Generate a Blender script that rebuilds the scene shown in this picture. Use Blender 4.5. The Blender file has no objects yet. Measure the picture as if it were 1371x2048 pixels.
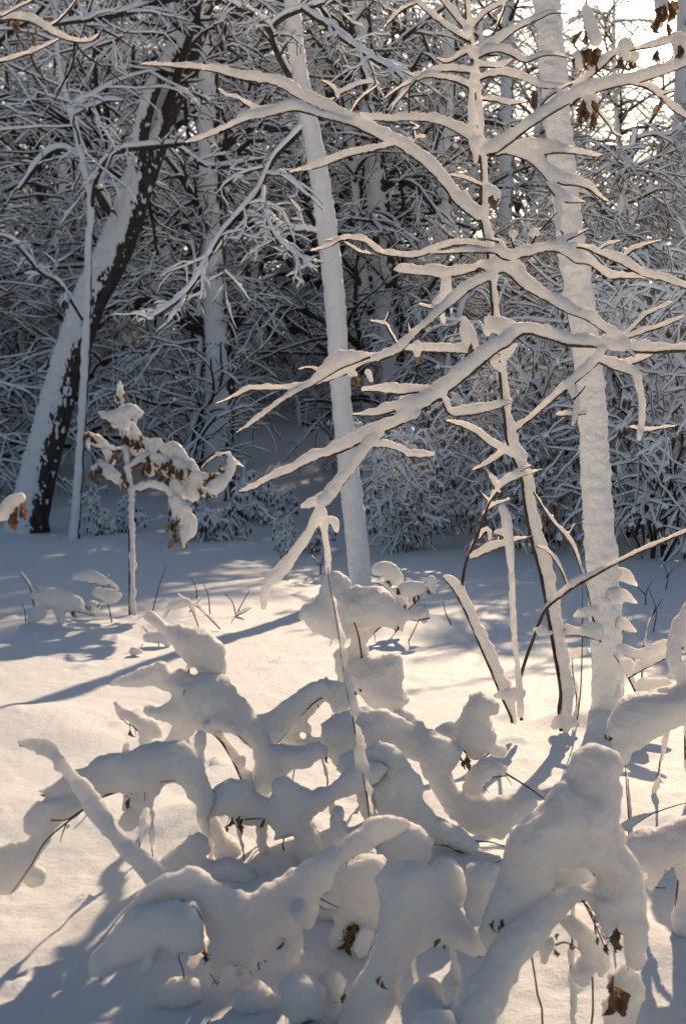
import bpy, math, random
import numpy as np
from mathutils import Vector

# ------------------------------------------------------------------ camera, sky, sun
sc = bpy.context.scene
COL = sc.collection
F = 2048 * 50 / 36.0                     # focal length in photograph pixels
CX, CY, HOR, CAMH = 685.5, 1024.0, 880.0, 1.4
PITCH = math.atan((CY - HOR) / F)
cam = bpy.data.cameras.new('camera')
cam.sensor_fit = 'VERTICAL'; cam.sensor_height = 36; cam.lens = 50
cam.clip_start = 0.05; cam.clip_end = 2000
cam.dof.use_dof = True; cam.dof.focus_distance = 6.6; cam.dof.aperture_fstop = 5.6
camo = bpy.data.objects.new('camera', cam); COL.objects.link(camo)
camo.location = (0, 0, CAMH); camo.rotation_euler = (math.pi / 2 - PITCH, 0, 0)
sc.camera = camo

SUN_AZ, SUN_EL = math.radians(14.5), math.radians(24.5)
world = bpy.data.worlds.new('World'); sc.world = world; world.use_nodes = True
wn = world.node_tree.nodes; wl = world.node_tree.links
bg = wn['Background']
sky = wn.new('ShaderNodeTexSky'); sky.sky_type = 'NISHITA'; sky.sun_disc = False
sky.sun_elevation = SUN_EL; sky.sun_rotation = SUN_AZ
sky.air_density = 1.0; sky.dust_density = 1.5; sky.ozone_density = 1.2
wl.new(sky.outputs[0], bg.inputs['Color']); bg.inputs['Strength'].default_value = 0.057
sun = bpy.data.lights.new('sun', 'SUN'); sun.energy = 4.5; sun.angle = math.radians(0.6)
sun.color = (1.0, 0.76, 0.52)
suno = bpy.data.objects.new('sun', sun); COL.objects.link(suno)
sd = Vector((math.sin(SUN_AZ) * math.cos(SUN_EL), math.cos(SUN_AZ) * math.cos(SUN_EL), math.sin(SUN_EL)))
suno.rotation_euler = sd.to_track_quat('Z', 'Y').to_euler(); suno.location = sd * 60
vs = sc.view_settings
vs.view_transform = 'Standard'; vs.look = 'None'; vs.gamma = 1; vs.use_curve_mapping = False
vs.exposure = 0.66
sc.render.engine = 'CYCLES'
sc.cycles.use_denoising = True
sc.cycles.max_bounces = 8; sc.cycles.diffuse_bounces = 6; sc.cycles.transmission_bounces = 6
sc.cycles.transparent_max_bounces = 6; sc.cycles.caustics_reflective = False; sc.cycles.caustics_refractive = False

RNG = np.random.default_rng(11)

# ------------------------------------------------------------------ numeric helpers
def nrm(v):
    return v / np.maximum(np.linalg.norm(v, axis=-1, keepdims=True), 1e-9)

def hash3(i):
    i = i.astype(np.int64)
    h = (i[..., 0] * 73856093) ^ (i[..., 1] * 19349663) ^ (i[..., 2] * 83492791)
    h = (h ^ (h >> 13)) * 1274126177 & 0x7fffffff
    h = (h ^ (h >> 16)) * 668265263 & 0x7fffffff
    return (h & 0xffff) / 32767.5 - 1.0

def vnoise(p):
    i = np.floor(p); f = p - i; u = f * f * (3 - 2 * f)
    r = 0
    for dx in (0, 1):
        for dy in (0, 1):
            for dz in (0, 1):
                w = (u[..., 0] if dx else 1 - u[..., 0]) * (u[..., 1] if dy else 1 - u[..., 1]) * (u[..., 2] if dz else 1 - u[..., 2])
                r = r + w * hash3(i + np.array([dx, dy, dz]))
    return r

def sstep(a, b, x):
    t = np.clip((x - a) / (b - a), 0, 1); return t * t * (3 - 2 * t)

MOUNDS = []                                # (x, y, height, radius) snow humps, filled below
def ramp(x, w):
    return 0.5 * (np.sqrt(x * x + w * w) + x)
def H(x, y):
    x = np.asarray(x, float); y = np.asarray(y, float)
    z = 0.17 * (ramp(y - 23.5, 3.0) - ramp(y - 85, 12.0)) - 0.17 * 0.095
    z = z + 0.5 * sstep(24, 60, y) * np.sin(x * 0.11 + 1.3) * np.cos(y * 0.07)
    z = z + 0.035 * np.sin(x * 1.1 + 0.4 * y + 0.5) * np.cos(0.5 * y - 0.3 * x) + 0.02 * np.sin(x * 2.3 - 1.1 * y)
    for mx, my, mh, mr in MOUNDS:
        z = z + mh * np.exp(-((x - mx) ** 2 + (y - my) ** 2) / (mr * mr))
    return z

cp, sp = math.cos(PITCH), math.sin(PITCH)
def P(px, py, d):
    """photograph pixel at forward distance d (world y) -> world point"""
    u = (np.asarray(px, float) - CX) / F; v = -(np.asarray(py, float) - CY) / F
    fy = cp + v * sp; fz = -sp + v * cp
    s = np.asarray(d, float) / fy
    return np.stack([u * s, fy * s, CAMH + fz * s], -1)

def ground_px(px, py):
    """where the ray through a pixel meets the snow"""
    d = 2.0
    while d < 160:
        p = P(px, py, d)
        if p[2] <= H(p[0], p[1]): break
        d *= 1.004
    return P(px, py, d)

for a in [(30, 1450, .09, .42), (165, 1475, .035, .2), (170, 1335, .02, .06), (380, 1270, .04, .3), (110, 1258, .05, .5), (260, 1985, .01, .25),
          (1300, 1930, .05, .25), (60, 1640, .05, .3), (700, 1640, .04, .4), (1130, 1450, .06, .14), (1212, 1448, .06, .17), (1025, 1436, .035, .1),
          (850, 1250, .04, .4), (480, 1800, .04, .3), (330, 1860, .03, .25), (640, 1760, .05, .3), (800, 1720, .05, .3), (930, 1790, .06, .25), (720, 1950, .03, .25), (1200, 1850, .03, .25), (880, 1600, .04, .3), (1340, 1760, .08, .3), (440, 1660, .07, .3), (560, 1740, .07, .5), (900, 1710, .03, .4), (420, 1850, .05, .4), (330, 1650, .05, .4), (1290, 1600, .03, .3), (1040, 1900, .02, .3), (560, 2010, .02, .3)]:
    g = ground_px(a[0], a[1]); MOUNDS.append((g[0], g[1], a[2], a[3]))

# ------------------------------------------------------------------ materials
def mat(name):
    m = bpy.data.materials.new(name); m.use_nodes = True
    n = m.node_tree.nodes; return m, n, m.node_tree.links, n['Principled BSDF']

def snow_mat(name, sss, grain, big=0.0, sheen=0.35, dist=0.02, scale=0.028):
    m, n, l, b = mat(name)
    geo = n.new('ShaderNodeNewGeometry')
    b.inputs['Base Color'].default_value = (0.945, 0.95, 0.96, 1)
    b.inputs['Roughness'].default_value = 0.62
    b.inputs['IOR'].default_value = 1.31
    b.inputs['Sheen Weight'].default_value = sheen; b.inputs['Sheen Roughness'].default_value = 0.35
    if sss:
        b.inputs['Subsurface Weight'].default_value = sss
        b.inputs['Subsurface Radius'].default_value = (1.0, 0.85, 0.7)
        b.inputs['Subsurface Scale'].default_value = scale
    if grain:
        t = n.new('ShaderNodeTexNoise'); t.inputs['Scale'].default_value = 75; t.inputs['Detail'].default_value = 6; t.inputs['Roughness'].default_value = 0.75
        l.new(geo.outputs['Position'], t.inputs['Vector'])
        bp = n.new('ShaderNodeBump'); bp.inputs['Strength'].default_value = grain; bp.inputs['Distance'].default_value = dist
        l.new(t.outputs[0], bp.inputs['Height'])
        last = bp
        if big:
            t2 = n.new('ShaderNodeTexNoise'); t2.inputs['Scale'].default_value = 22; t2.inputs['Detail'].default_value = 5
            l.new(geo.outputs['Position'], t2.inputs['Vector'])
            b2 = n.new('ShaderNodeBump'); b2.inputs['Strength'].default_value = big; b2.inputs['Distance'].default_value = 0.03
            l.new(t2.outputs[0], b2.inputs['Height']); l.new(bp.outputs[0], b2.inputs['Normal']); last = b2
        l.new(last.outputs[0], b.inputs['Normal'])
    return m

SNOW = snow_mat('snow_fresh', 1.0, 1.0, 0.5, dist=0.03, scale=0.06)
SNOW_G = snow_mat('snow_ground', 0.0, 1.0, 0.3, dist=0.013)
SNOW_F = snow_mat('snow_on_distant_twigs', 0.0, 0.0)
SNOW_P = snow_mat('snow_plastered', 0.25, 0.7, 0.8)

def bark_mat(name, c1, c2, scale):
    m, n, l, b = mat(name)
    tc = n.new('ShaderNodeNewGeometry'); mp = n.new('ShaderNodeMapping'); mp.inputs['Scale'].default_value = (scale, scale, scale * 0.25)
    t = n.new('ShaderNodeTexNoise'); t.inputs['Detail'].default_value = 6; t.inputs['Scale'].default_value = 1
    r = n.new('ShaderNodeValToRGB'); r.color_ramp.elements[0].position = 0.35; r.color_ramp.elements[1].position = 0.7
    r.color_ramp.elements[0].color = (*c1, 1); r.color_ramp.elements[1].color = (*c2, 1)
    l.new(tc.outputs['Position'], mp.inputs[0]); l.new(mp.outputs[0], t.inputs['Vector']); l.new(t.outputs[0], r.inputs[0]); l.new(r.outputs[0], b.inputs['Base Color'])
    bp = n.new('ShaderNodeBump'); bp.inputs['Strength'].default_value = 0.7; bp.inputs['Distance'].default_value = 0.02
    l.new(t.outputs[0], bp.inputs['Height']); l.new(bp.outputs[0], b.inputs['Normal'])
    b.inputs['Roughness'].default_value = 0.85
    return m
BARK = bark_mat('bark_dark', (0.018, 0.014, 0.012), (0.075, 0.058, 0.045), 22)
BARK_F = bark_mat('bark_distant', (0.02, 0.017, 0.015), (0.06, 0.05, 0.042), 9)
TWIG = bark_mat('twig_red_brown', (0.035, 0.018, 0.013), (0.12, 0.06, 0.035), 60)

def leaf_mat():
    m, n, l, b = mat('dead_leaf')
    g = n.new('ShaderNodeNewGeometry'); t = n.new('ShaderNodeTexNoise'); t.inputs['Scale'].default_value = 45; t.inputs['Detail'].default_value = 4
    r = n.new('ShaderNodeValToRGB'); r.color_ramp.elements[0].position = 0.3; r.color_ramp.elements[1].position = 0.75
    r.color_ramp.elements[0].color = (0.05, 0.028, 0.016, 1); r.color_ramp.elements[1].color = (0.27, 0.165, 0.085, 1)
    l.new(g.outputs['Position'], t.inputs['Vector']); l.new(t.outputs[0], r.inputs[0]); l.new(r.outputs[0], b.inputs['Base Color'])
    b.inputs['Roughness'].default_value = 0.7
    tr = n.new('ShaderNodeBsdfTranslucent'); l.new(r.outputs[0], tr.inputs[0]); mx = n.new('ShaderNodeMixShader'); mx.inputs[0].default_value = 0.4
    l.new(b.outputs[0], mx.inputs[1]); l.new(tr.outputs[0], mx.inputs[2]); l.new(mx.outputs[0], n['Material Output'].inputs[0])
    return m
LEAF = leaf_mat()

# ------------------------------------------------------------------ mesh helpers
def mesh_np(name, V, quads=None, tris=None, smooth=True, material=None):
    me = bpy.data.meshes.new(name)
    V = np.asarray(V, np.float32).reshape(-1, 3)
    q = np.zeros((0, 4), np.int32) if quads is None else np.asarray(quads, np.int32).reshape(-1, 4)
    t = np.zeros((0, 3), np.int32) if tris is None else np.asarray(tris, np.int32).reshape(-1, 3)
    me.vertices.add(len(V)); me.vertices.foreach_set('co', V.ravel())
    me.loops.add(q.size + t.size); me.loops.foreach_set('vertex_index', np.concatenate([q.ravel(), t.ravel()]))
    me.polygons.add(len(q) + len(t))
    me.polygons.foreach_set('loop_start', np.concatenate([np.arange(len(q)) * 4, q.size + np.arange(len(t)) * 3]).astype(np.int32))
    me.polygons.foreach_set('use_smooth', np.full(len(q) + len(t), smooth, dtype=bool))
    me.update(calc_edges=True)
    if material: me.materials.append(material)
    return me

def link(name, me, parent=None):
    o = bpy.data.objects.new(name, me); COL.objects.link(o)
    if parent is not None:
        o.parent = parent
        o.matrix_parent_inverse = parent.matrix_basis.inverted()
    return o

def thing(name, label, cat, loc=(0, 0, 0), group=None):
    o = bpy.data.objects.new(name, None); COL.objects.link(o); o.location = [float(c) for c in loc]
    o.empty_display_size = 0.1
    o['label'] = label; o['category'] = cat
    if group: o['group'] = group
    return o

class Geo:
    def __init__(s): s.V = []; s.Q = []; s.n = 0
    def add(s, V, Q):
        s.V.append(V.reshape(-1, 3)); s.Q.append(Q.reshape(-1, 4) + s.n); s.n += V.size // 3
    def mesh(s, name, material, smooth=True):
        return mesh_np(name, np.concatenate(s.V), np.concatenate(s.Q), None, smooth, material)

def strip_quads(M, N, K):
    m = np.arange(M)[:, None, None] * N * K; i = np.arange(N - 1)[None, :, None] * K; k = np.arange(K)[None, None, :]
    k2 = (k + 1) % K
    return np.stack([m + i + k, m + i + k2, m + i + K + k2, m + i + K + k], -1).reshape(-1, 4)

def tangents(C):
    T = np.empty_like(C); T[:, 1:-1] = C[:, 2:] - C[:, :-2]; T[:, 0] = C[:, 1] - C[:, 0]; T[:, -1] = C[:, -1] - C[:, -2]
    return nrm(T)

def frames(C, up=True):
    T = tangents(C); ref = np.zeros_like(T)
    if not up:
        ref[..., 1] = 1; S = nrm(np.cross(T, ref)); return T, S, np.cross(S, T)
    ref[..., 2] = 1
    flat = np.abs(T[..., 2]) > 0.97; ref[flat] = (0, 1, 0)
    S = nrm(np.cross(T, ref)); U = np.cross(S, T)
    return T, S, U

def tubes(geo, C, R, K, up=True):
    """C (M,N,3) centre lines, R (M,N) radii"""
    M, N, _ = C.shape; T, S, U = frames(C, up)
    a = np.arange(K) * 2 * math.pi / K
    V = C[:, :, None] + R[:, :, None, None] * (np.cos(a)[None, None, :, None] * S[:, :, None] + np.sin(a)[None, None, :, None] * U[:, :, None])
    geo.add(V, strip_quads(M, N, K))

PROF = np.array([(-1, 0.0), (-0.82, 0.62), (-0.3, 1.0), (0.38, 0.98), (0.85, 0.55), (0.95, -0.05)])
def snow_strips(geo, C, h, rng, R=None):
    """pile of snow lying on each twig: h (M,N) depth of the snow"""
    M, N, _ = C.shape; T, S, U = frames(C)
    hor = np.sqrt(np.clip(1 - T[..., 2] ** 2, 0, 1))
    hh = h * (0.45 + 0.55 * hor) * (0.72 + 0.56 * rng.random((M, N)))
    hh[:, -1] *= 0.35; 
    w = hh * 0.55
    base = C if R is None else C + U * (np.minimum(R * 0.75, h * 0.6))[..., None]
    V = base[:, :, None] + (PROF[None, None, :, 0] * w[..., None])[..., None] * S[:, :, None] + (PROF[None, None, :, 1] * hh[..., None])[..., None] * U[:, :, None]
    geo.add(V, strip_quads(M, N, len(PROF)))

def catmull(pts, step):
    """dense smooth polyline through rows of pts (any columns); first 2 columns set the spacing"""
    p = np.asarray(pts, float)
    if len(p) == 2: p = np.array([p[0], (p[0] + p[1]) / 2, p[1]])
    q = np.vstack([2 * p[0] - p[1], p, 2 * p[-1] - p[-2]])
    out = []
    for i in range(1, len(q) - 2):
        n = max(1, int(np.linalg.norm(q[i + 1, :2] - q[i, :2]) / step))
        t = np.arange(n)[:, None] / n
        a, b, c, d = q[i - 1], q[i], q[i + 1], q[i + 2]
        out.append(0.5 * (2 * b + (c - a) * t + (2 * a - 5 * b + 4 * c - d) * t * t + (3 * b - a - 3 * c + d) * t ** 3))
    out.append(p[-1:])
    return np.vstack(out)

def closed_tube(geo, C, A, B, U, W, K=12, flat=0):
    """closed tube with half-axes A along U and B along W, rounded ends"""
    n = len(C)
    T = nrm(np.gradient(C, axis=0)) if n > 1 else np.zeros((1, 3))
    a = np.arange(K) * 2 * math.pi / K
    Cs, As, Bs, Us, Ws = [], [], [], [], []
    e0 = (A[0] + B[0]) / 2; e1 = (A[-1] + B[-1]) / 2
    for ph in (88, 60, 30):
        r = math.radians(ph); Cs.append(C[0] - T[0] * e0 * math.sin(r)); As.append(A[0] * math.cos(r)); Bs.append(B[0] * math.cos(r)); Us.append(U[0]); Ws.append(W[0])
    for i in range(n): Cs.append(C[i]); As.append(A[i]); Bs.append(B[i]); Us.append(U[i]); Ws.append(W[i])
    for ph in (30, 60, 88):
        r = math.radians(ph); Cs.append(C[-1] + T[-1] * e1 * math.sin(r)); As.append(A[-1] * math.cos(r)); Bs.append(B[-1] * math.cos(r)); Us.append(U[-1]); Ws.append(W[-1])
    Cs, As, Bs, Us, Ws = map(np.array, (Cs, As, Bs, Us, Ws))
    V = Cs[:, None] + (np.cos(a)[None, :] * As[:, None])[..., None] * Us[:, None] + (np.sin(a)[None, :] * Bs[:, None])[..., None] * Ws[:, None]
    if flat:
        lim = Cs[:, None, 2] - flat * As[:, None]; V[..., 2] = np.where(V[..., 2] < lim, lim + 0.15 * (V[..., 2] - lim), V[..., 2])
    N = len(Cs)
    Q = strip_quads(1, N, K)
    # end caps as quads over the ring (K even)
    cap = []
    for base, flip in ((0, False), ((N - 1) * K, True)):
        for k in range(1, K // 2):
            f = [base + k - 1, base + k, base + K - 1 - k, base + K - k] if k > 0 else None
            f = [base + (K - k + 1) % K, base + (k - 1) , base + k, base + K - k]
            if len(set(f)) == 4: cap.append(f if flip else f[::-1])
    Q = np.vstack([Q] + ([np.array(cap)] if cap else []))
    geo.add(V, Q)

def voxel_snow(name, geo, voxel, smooth_it, material, amp=(0.006, 0.0018), freq=(16, 60), parent=None, sharp=None):
    me = geo.mesh(name + '_raw', material)
    o = bpy.data.objects.new(name + '_raw', me); COL.objects.link(o)
    r = o.modifiers.new('r', 'REMESH'); r.mode = 'VOXEL'; r.voxel_size = voxel; r.adaptivity = 0
    if smooth_it:
        s = o.modifiers.new('s', 'SMOOTH'); s.factor = 0.5; s.iterations = smooth_it
    dg = bpy.context.evaluated_depsgraph_get(); ev = o.evaluated_get(dg)
    me2 = bpy.data.meshes.new_from_object(ev, depsgraph=dg)
    bpy.data.objects.remove(o); bpy.data.meshes.remove(me)
    n = len(me2.vertices); co = np.empty(n * 3, np.float32); me2.vertices.foreach_get('co', co); co = co.reshape(-1, 3).astype(float)
    no = np.empty(n * 3, np.float32); me2.vertices.foreach_get('normal', no); no = no.reshape(-1, 3)
    d = amp[0] * (0.7 * vnoise(co * freq[0]) + 0.75 * vnoise(co * freq[0] * 2.6 + 5.5) + 0.9 * vnoise(co * freq[0] * 0.45 + 2.5)) + amp[1] * vnoise(co * freq[1] + 7.3)
    under = np.clip(-no[:, 2], 0, 1)
    d = d + under * (amp[0] * 0.9) * vnoise(co * freq[0] * 2.1 + 3.1)
    co = co + no * d[:, None]
    me2.vertices.foreach_set('co', co.astype(np.float32).ravel())
    me2.polygons.foreach_set('use_smooth', np.ones(len(me2.polygons), dtype=bool))
    me2.materials.clear(); me2.materials.append(material); me2.name = name; me2.update()
    ob = link(name, me2)
    bpy.ops.object.select_all(action='DESELECT'); ob.select_set(True); bpy.context.view_layer.objects.active = ob
    bpy.ops.mesh.separate(type='LOOSE')
    for x in list(bpy.context.selected_objects):        # each free pad of snow is a piece of its own; crumbs go
        if len(x.data.vertices) < 160: bpy.data.objects.remove(x); continue
        x.name = name
        if parent is not None: x.parent = parent; x.matrix_parent_inverse = parent.matrix_basis.inverted()

# dead leaf meshes: lobed, folded along the midrib and curled, hanging from the origin down -z, about 1 long
def leaf_mesh(seed):
    r = random.Random(seed); n = 9; V = []; Q = []
    for i in range(n + 1):
        t = i / n
        w = 0.23 * math.sin(math.pi * min(1, t * 0.97 + 0.03)) ** 0.8 * (1 + 0.22 * math.sin(t * 17 + seed)) + 0.012
        c = 0.28 * math.sin(t * 2.2 + seed) * t; tw = t * r.uniform(0.5, 1.4)
        for s in (-1, -0.5, 0, 0.5, 1):
            x = s * w; y = c + abs(s) ** 1.5 * w * 1.3 + 0.02 * math.sin(9 * t + 5 * s + seed)
            V.append((x * math.cos(tw) - y * math.sin(tw), x * math.sin(tw) + y * math.cos(tw), -t + 0.05 * abs(s) * math.sin(seed + 8 * t)))
    for i in range(n):
        for k in range(4): Q.append((i * 5 + k, i * 5 + k + 1, i * 5 + 6 + k, i * 5 + 5 + k))
    return mesh_np('dead_leaf', np.array(V), np.array(Q), None, True, LEAF)
LEAVES = [leaf_mesh(s) for s in range(6)]
def add_leaf(parent, p, size, rng, tilt=0.5, name='dead_leaf'):
    o = link(name, LEAVES[int(rng.integers(6))])
    o.location = [float(c) for c in p]; o.scale = (size * rng.uniform(.8, 1.2), size * rng.uniform(.8, 1.2), size)
    o.rotation_euler = (rng.uniform(-tilt, tilt), rng.uniform(-tilt, tilt), rng.uniform(0, 6.28))
    if parent is not None:
        o.parent = parent; o.matrix_parent_inverse = parent.matrix_basis.inverted()
    return o

# ------------------------------------------------------------------ ground: one sheet of snow to beyond the woods
def build_ground():
    y = [-60, -30, -14, -6, -2, 0, 1.0, 1.8, 2.4]
    v = 2.8
    while v < 34: y.append(v); v *= 1.0062 if v < 16 else 1.012
    while v < 700: y.append(v); v *= 1.06
    y = np.array(y)
    s = np.where(y > 3, y, 3 + (3 - y) * 1.0)
    u = np.concatenate([-np.geomspace(6, 0.34, 26), np.linspace(-0.33, 0.33, 330), np.geomspace(0.34, 6, 26)])
    X = s[:, None] * u[None, :]; Y = np.repeat(y[:, None], len(u), 1)
    Z = H(X, Y)
    near = np.exp(-np.clip(Y - 3, 0, None) / 14) * (np.abs(u)[None, :] < .35)
    p = np.stack([X, Y, np.zeros_like(X)], -1)
    Z = Z + near * (0.010 * vnoise(p * 4.1) + 0.006 * vnoise(p * 11) + 0.0035 * vnoise(p * 30))
    rg = np.random.default_rng(77)          # lumps dropped from the branches and the pits they left
    for _ in range(170):
        q = 3.2 + 12 * rg.random() ** 1.4; cx = (rg.random() * 2 - 1) * .26 * q; rr = rg.uniform(.018, .06); hh = rr * rg.choice([.5, .6, -.35])
        i0, i1 = np.searchsorted(y, [q - rr * 3, q + rr * 3])
        if i1 > i0:
            d2 = (X[i0:i1] - cx) ** 2 + (Y[i0:i1] - q) ** 2; Z[i0:i1] += hh * np.exp(-d2 / rr ** 2) * (1 + .5 * vnoise(p[i0:i1] * 40))
    V = np.stack([X, Y, Z], -1)
    R, Cn = X.shape
    i = np.arange(R - 1)[:, None] * Cn; k = np.arange(Cn - 1)[None, :]
    Q = np.stack([i + k, i + k + 1, i + Cn + k + 1, i + Cn + k], -1).reshape(-1, 4)
    o = link('snow_ground', mesh_np('snow_ground', V, Q, None, True, SNOW_G)); o['kind'] = 'structure'
    o['label'] = 'untrodden snow of the clearing rising into the wooded slope'
build_ground()

# ------------------------------------------------------------------ trunks with bark and plastered snow
def trunk_meshes(C, R, face, cover, tmax, seed, K=40, rag=0.35, gran=(9, 4), fine=0.35):
    """C (N,3), R (N): bark tube and a ragged crust of snow on the side that faces `face`"""
    C = np.asarray(C)[None]; R = np.asarray(R)[None]; _, N, _ = C.shape
    T, S, U = frames(C, False); a = np.arange(K) * 2 * math.pi / K
    D = np.cos(a)[None, None, :, None] * S[:, :, None] + np.sin(a)[None, None, :, None] * U[:, :, None]
    base = C[:, :, None] + R[:, :, None, None] * D
    nb = vnoise(base * np.array([14, 14, 5.0]) + seed)
    g = Geo(); g.add(base + D * (nb * 0.045 * R[..., None])[..., None], strip_quads(1, N, K))
    bark = g.mesh('trunk', BARK)
    f = np.array([face[0], face[1], 0.0]); f /= np.linalg.norm(f)
    dot = (D * f).sum(-1) + D[..., 2] * 0.5
    gr = np.array([gran[0], gran[0], gran[1]])
    ns = vnoise(base * gr + seed * 3.1) * 0.45 + vnoise(base * gr * 2.7 + seed) * 0.45 + vnoise(base * gr * 6 + seed) * 0.35 + vnoise(base * gr * 13 + seed) * 0.35
    fleck = sstep(0.45, 0.8, vnoise(base * gr * 4.2 + 9.1) + 0.3 * vnoise(base * gr * 1.3)) * 0.75
    tau = np.maximum(sstep(-0.45, 0.55, dot - cover + rag * ns), fleck * (dot > cover - 1.0))
    lump = 0.75 + 0.6 * vnoise(base * np.array([16, 16, 30]) + seed) + 0.4 * vnoise(base * np.array([36, 36, 60]))
    th = tmax * (tau * 1.15 - 0.15) * np.clip(lump, 0.3, 1.6)
    th = np.where(tau < 0.2, -0.10 * R[..., None], th)
    g = Geo(); g.add(base + D * th[..., None], strip_quads(1, N, K))
    return bark, g.mesh('snow_crust', SNOW_P)

def px_trunk(pts, d0, d1, n=120, zbase=True):
    """pts rows (x_centre, y, width_px) from the base up; distance goes d0 -> d1"""
    q = catmull(pts, 6); k = np.linspace(0, len(q) - 1, n); i = np.arange(len(q))
    q = np.stack([np.interp(k, i, q[:, c]) for c in range(3)], -1)
    d = np.interp(q[:, 1], [q[:, 1].min(), q[:, 1].max()], [d1, d0])
    C = P(q[:, 0], q[:, 1], d); R = q[:, 2] / 2 * d / F
    return C, R

# ------------------------------------------------------------------ random growth of distant crowns
def grow(C, R, n, t0, t1, len_fn, ang, droop, N, rng, rscale=0.6, flat=0.5, wig=0.18, rmin=0.004, tip=0.35):
    M, Np, _ = C.shape
    t = t0 + (t1 - t0) * (np.arange(n)[None] + rng.random((M, n))) / n
    x = t * (Np - 1); i = np.minimum(x.astype(int), Np - 2); f = (x - i)[..., None]
    m = np.arange(M)[:, None]
    p = C[m, i] * (1 - f) + C[m, i + 1] * f; tan = nrm(C[m, i + 1] - C[m, i])
    r0 = (R[m, i] * (1 - f[..., 0]) + R[m, i + 1] * f[..., 0]) * rscale
    seglen = np.linalg.norm(np.diff(C, axis=1), axis=-1).sum(1)
    L = len_fn(t, np.repeat(seglen[:, None], n, 1)) * (0.65 + 0.7 * rng.random((M, n)))
    zv = np.array([0, 0, 1.0])
    hs = np.cross(tan, zv); bad = np.linalg.norm(hs, axis=-1) < 0.25
    a = rng.random((M, n)) * 6.283; hs[bad] = np.stack([np.cos(a), np.sin(a), 0 * a], -1)[bad]
    sign = np.where((np.arange(n)[None] + rng.integers(0, 2, (M, 1))) % 2 == 0, 1, -1)
    a2 = rng.normal(0, flat, (M, n)); 
    hs = nrm(hs) * sign[..., None]
    vup = nrm(np.cross(hs, tan))
    side = hs * np.cos(a2)[..., None] + vup * np.sin(a2)[..., None]
    an = np.radians(ang) * (0.45 + 1.0 * rng.random((M, n)))
    if flat > 0.7: side = np.where((rng.random((M, n)) < .4)[..., None], -side, side)
    d = nrm(tan * np.cos(an)[..., None] + side * np.sin(an)[..., None])
    p = p.reshape(-1, 3); d = d.reshape(-1, 3); L = L.reshape(-1); r0 = np.maximum(r0.reshape(-1), rmin)
    out = [p]
    for k in range(N - 1):
        d = nrm(d + rng.normal(0, wig, d.shape) + np.array([0, 0, -droop]) / (N - 1))
        p = p + d * (L / (N - 1))[:, None]; out.append(p)
    Cc = np.stack(out, 1); Rc = np.maximum(r0[:, None] * np.linspace(1, tip, N)[None], rmin)
    return Cc, Rc

def crown(levels, wood, snow, rng, hs, Ks=(6, 5, 4), keep=1.0):
    for (C, R), h, K in zip(levels, hs, Ks):
        tubes(wood, C, R, K)
        M, N = R.shape
        snow_strips(snow, C, np.repeat(np.full((M, 1), h) * (0.7 + 0.6 * rng.random((M, 1))), N, 1), rng, R)

def tree_meshes(seed, Ht, r0, nl, n2, n3, lean=0.3, crown0=0.18, l1=0.36, droop=0.35, ang=60, hs=(0.06, 0.043, 0.029), fork=False):
    rng = np.random.default_rng(seed); N = 22
    z = np.linspace(-0.3, Ht, N); ph = rng.random() * 6.28
    cx = lean * np.sin(z / Ht * 2.4 + ph) * z / Ht * 1.4; cy = lean * np.cos(z / Ht * 3.1 + ph) * z / Ht
    C0 = np.stack([cx - cx[0], cy - cy[0], z], -1)[None]; R0 = (r0 * (1 - 0.85 * (z / Ht).clip(0, 1)) + 0.02 + 0.5 * r0 * np.exp(-np.clip(z, 0, 9) / 0.25))[None]
    wood, snow = Geo(), Geo()
    bark, crust = trunk_meshes(C0[0], R0[0], (-0.6, -1), 0.0, 0.05, seed, K=14, rag=0.6, gran=(5, 2))
    bark.materials.clear(); bark.materials.append(BARK_F); crust.materials.clear(); crust.materials.append(SNOW_F)
    L1 = grow(C0, R0, nl, crown0, 0.98, lambda t, s: s * l1 * (1.15 - 0.75 * t), ang, -0.1 + droop * 0.4, 9, rng, 0.7, flat=0.25, wig=0.16, rmin=0.012)
    L2 = grow(*L1, n2, 0.12, 0.98, lambda t, s: s * 0.55 * (1.1 - 0.6 * t), 46, droop * 0.9, 7, rng, 0.6, flat=0.6, wig=0.13, rmin=0.012)
    L3 = grow(*L2, n3, 0.1, 1.0, lambda t, s: np.clip(s * 0.55, 0.35, 1.2), 42, droop * 0.7, 5, rng, 0.6, flat=1.0, wig=0.17, rmin=0.008)
    crown([L1, L2, L3], wood, snow, rng, hs)
    return bark, crust, wood.mesh('branches', BARK_F), snow.mesh('branch_snow', SNOW_F)

def make_tree(name, label, cat, meshes, loc, group, rot=0, sc_=1.0):
    t = thing(name, label, cat, loc, group); t.rotation_euler = (0, 0, rot); t.scale = (sc_, sc_, sc_)
    for nm, me in zip(('trunk', 'snow_crust', 'branches', 'branch_snow', 'dead_leaves'), meshes):
        o = bpy.data.objects.new(nm, me); COL.objects.link(o); o.parent = t
        if nm in ('dead_leaves', 'branches', 'branch_snow'): o['kind'] = 'stuff'
    return t

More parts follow.
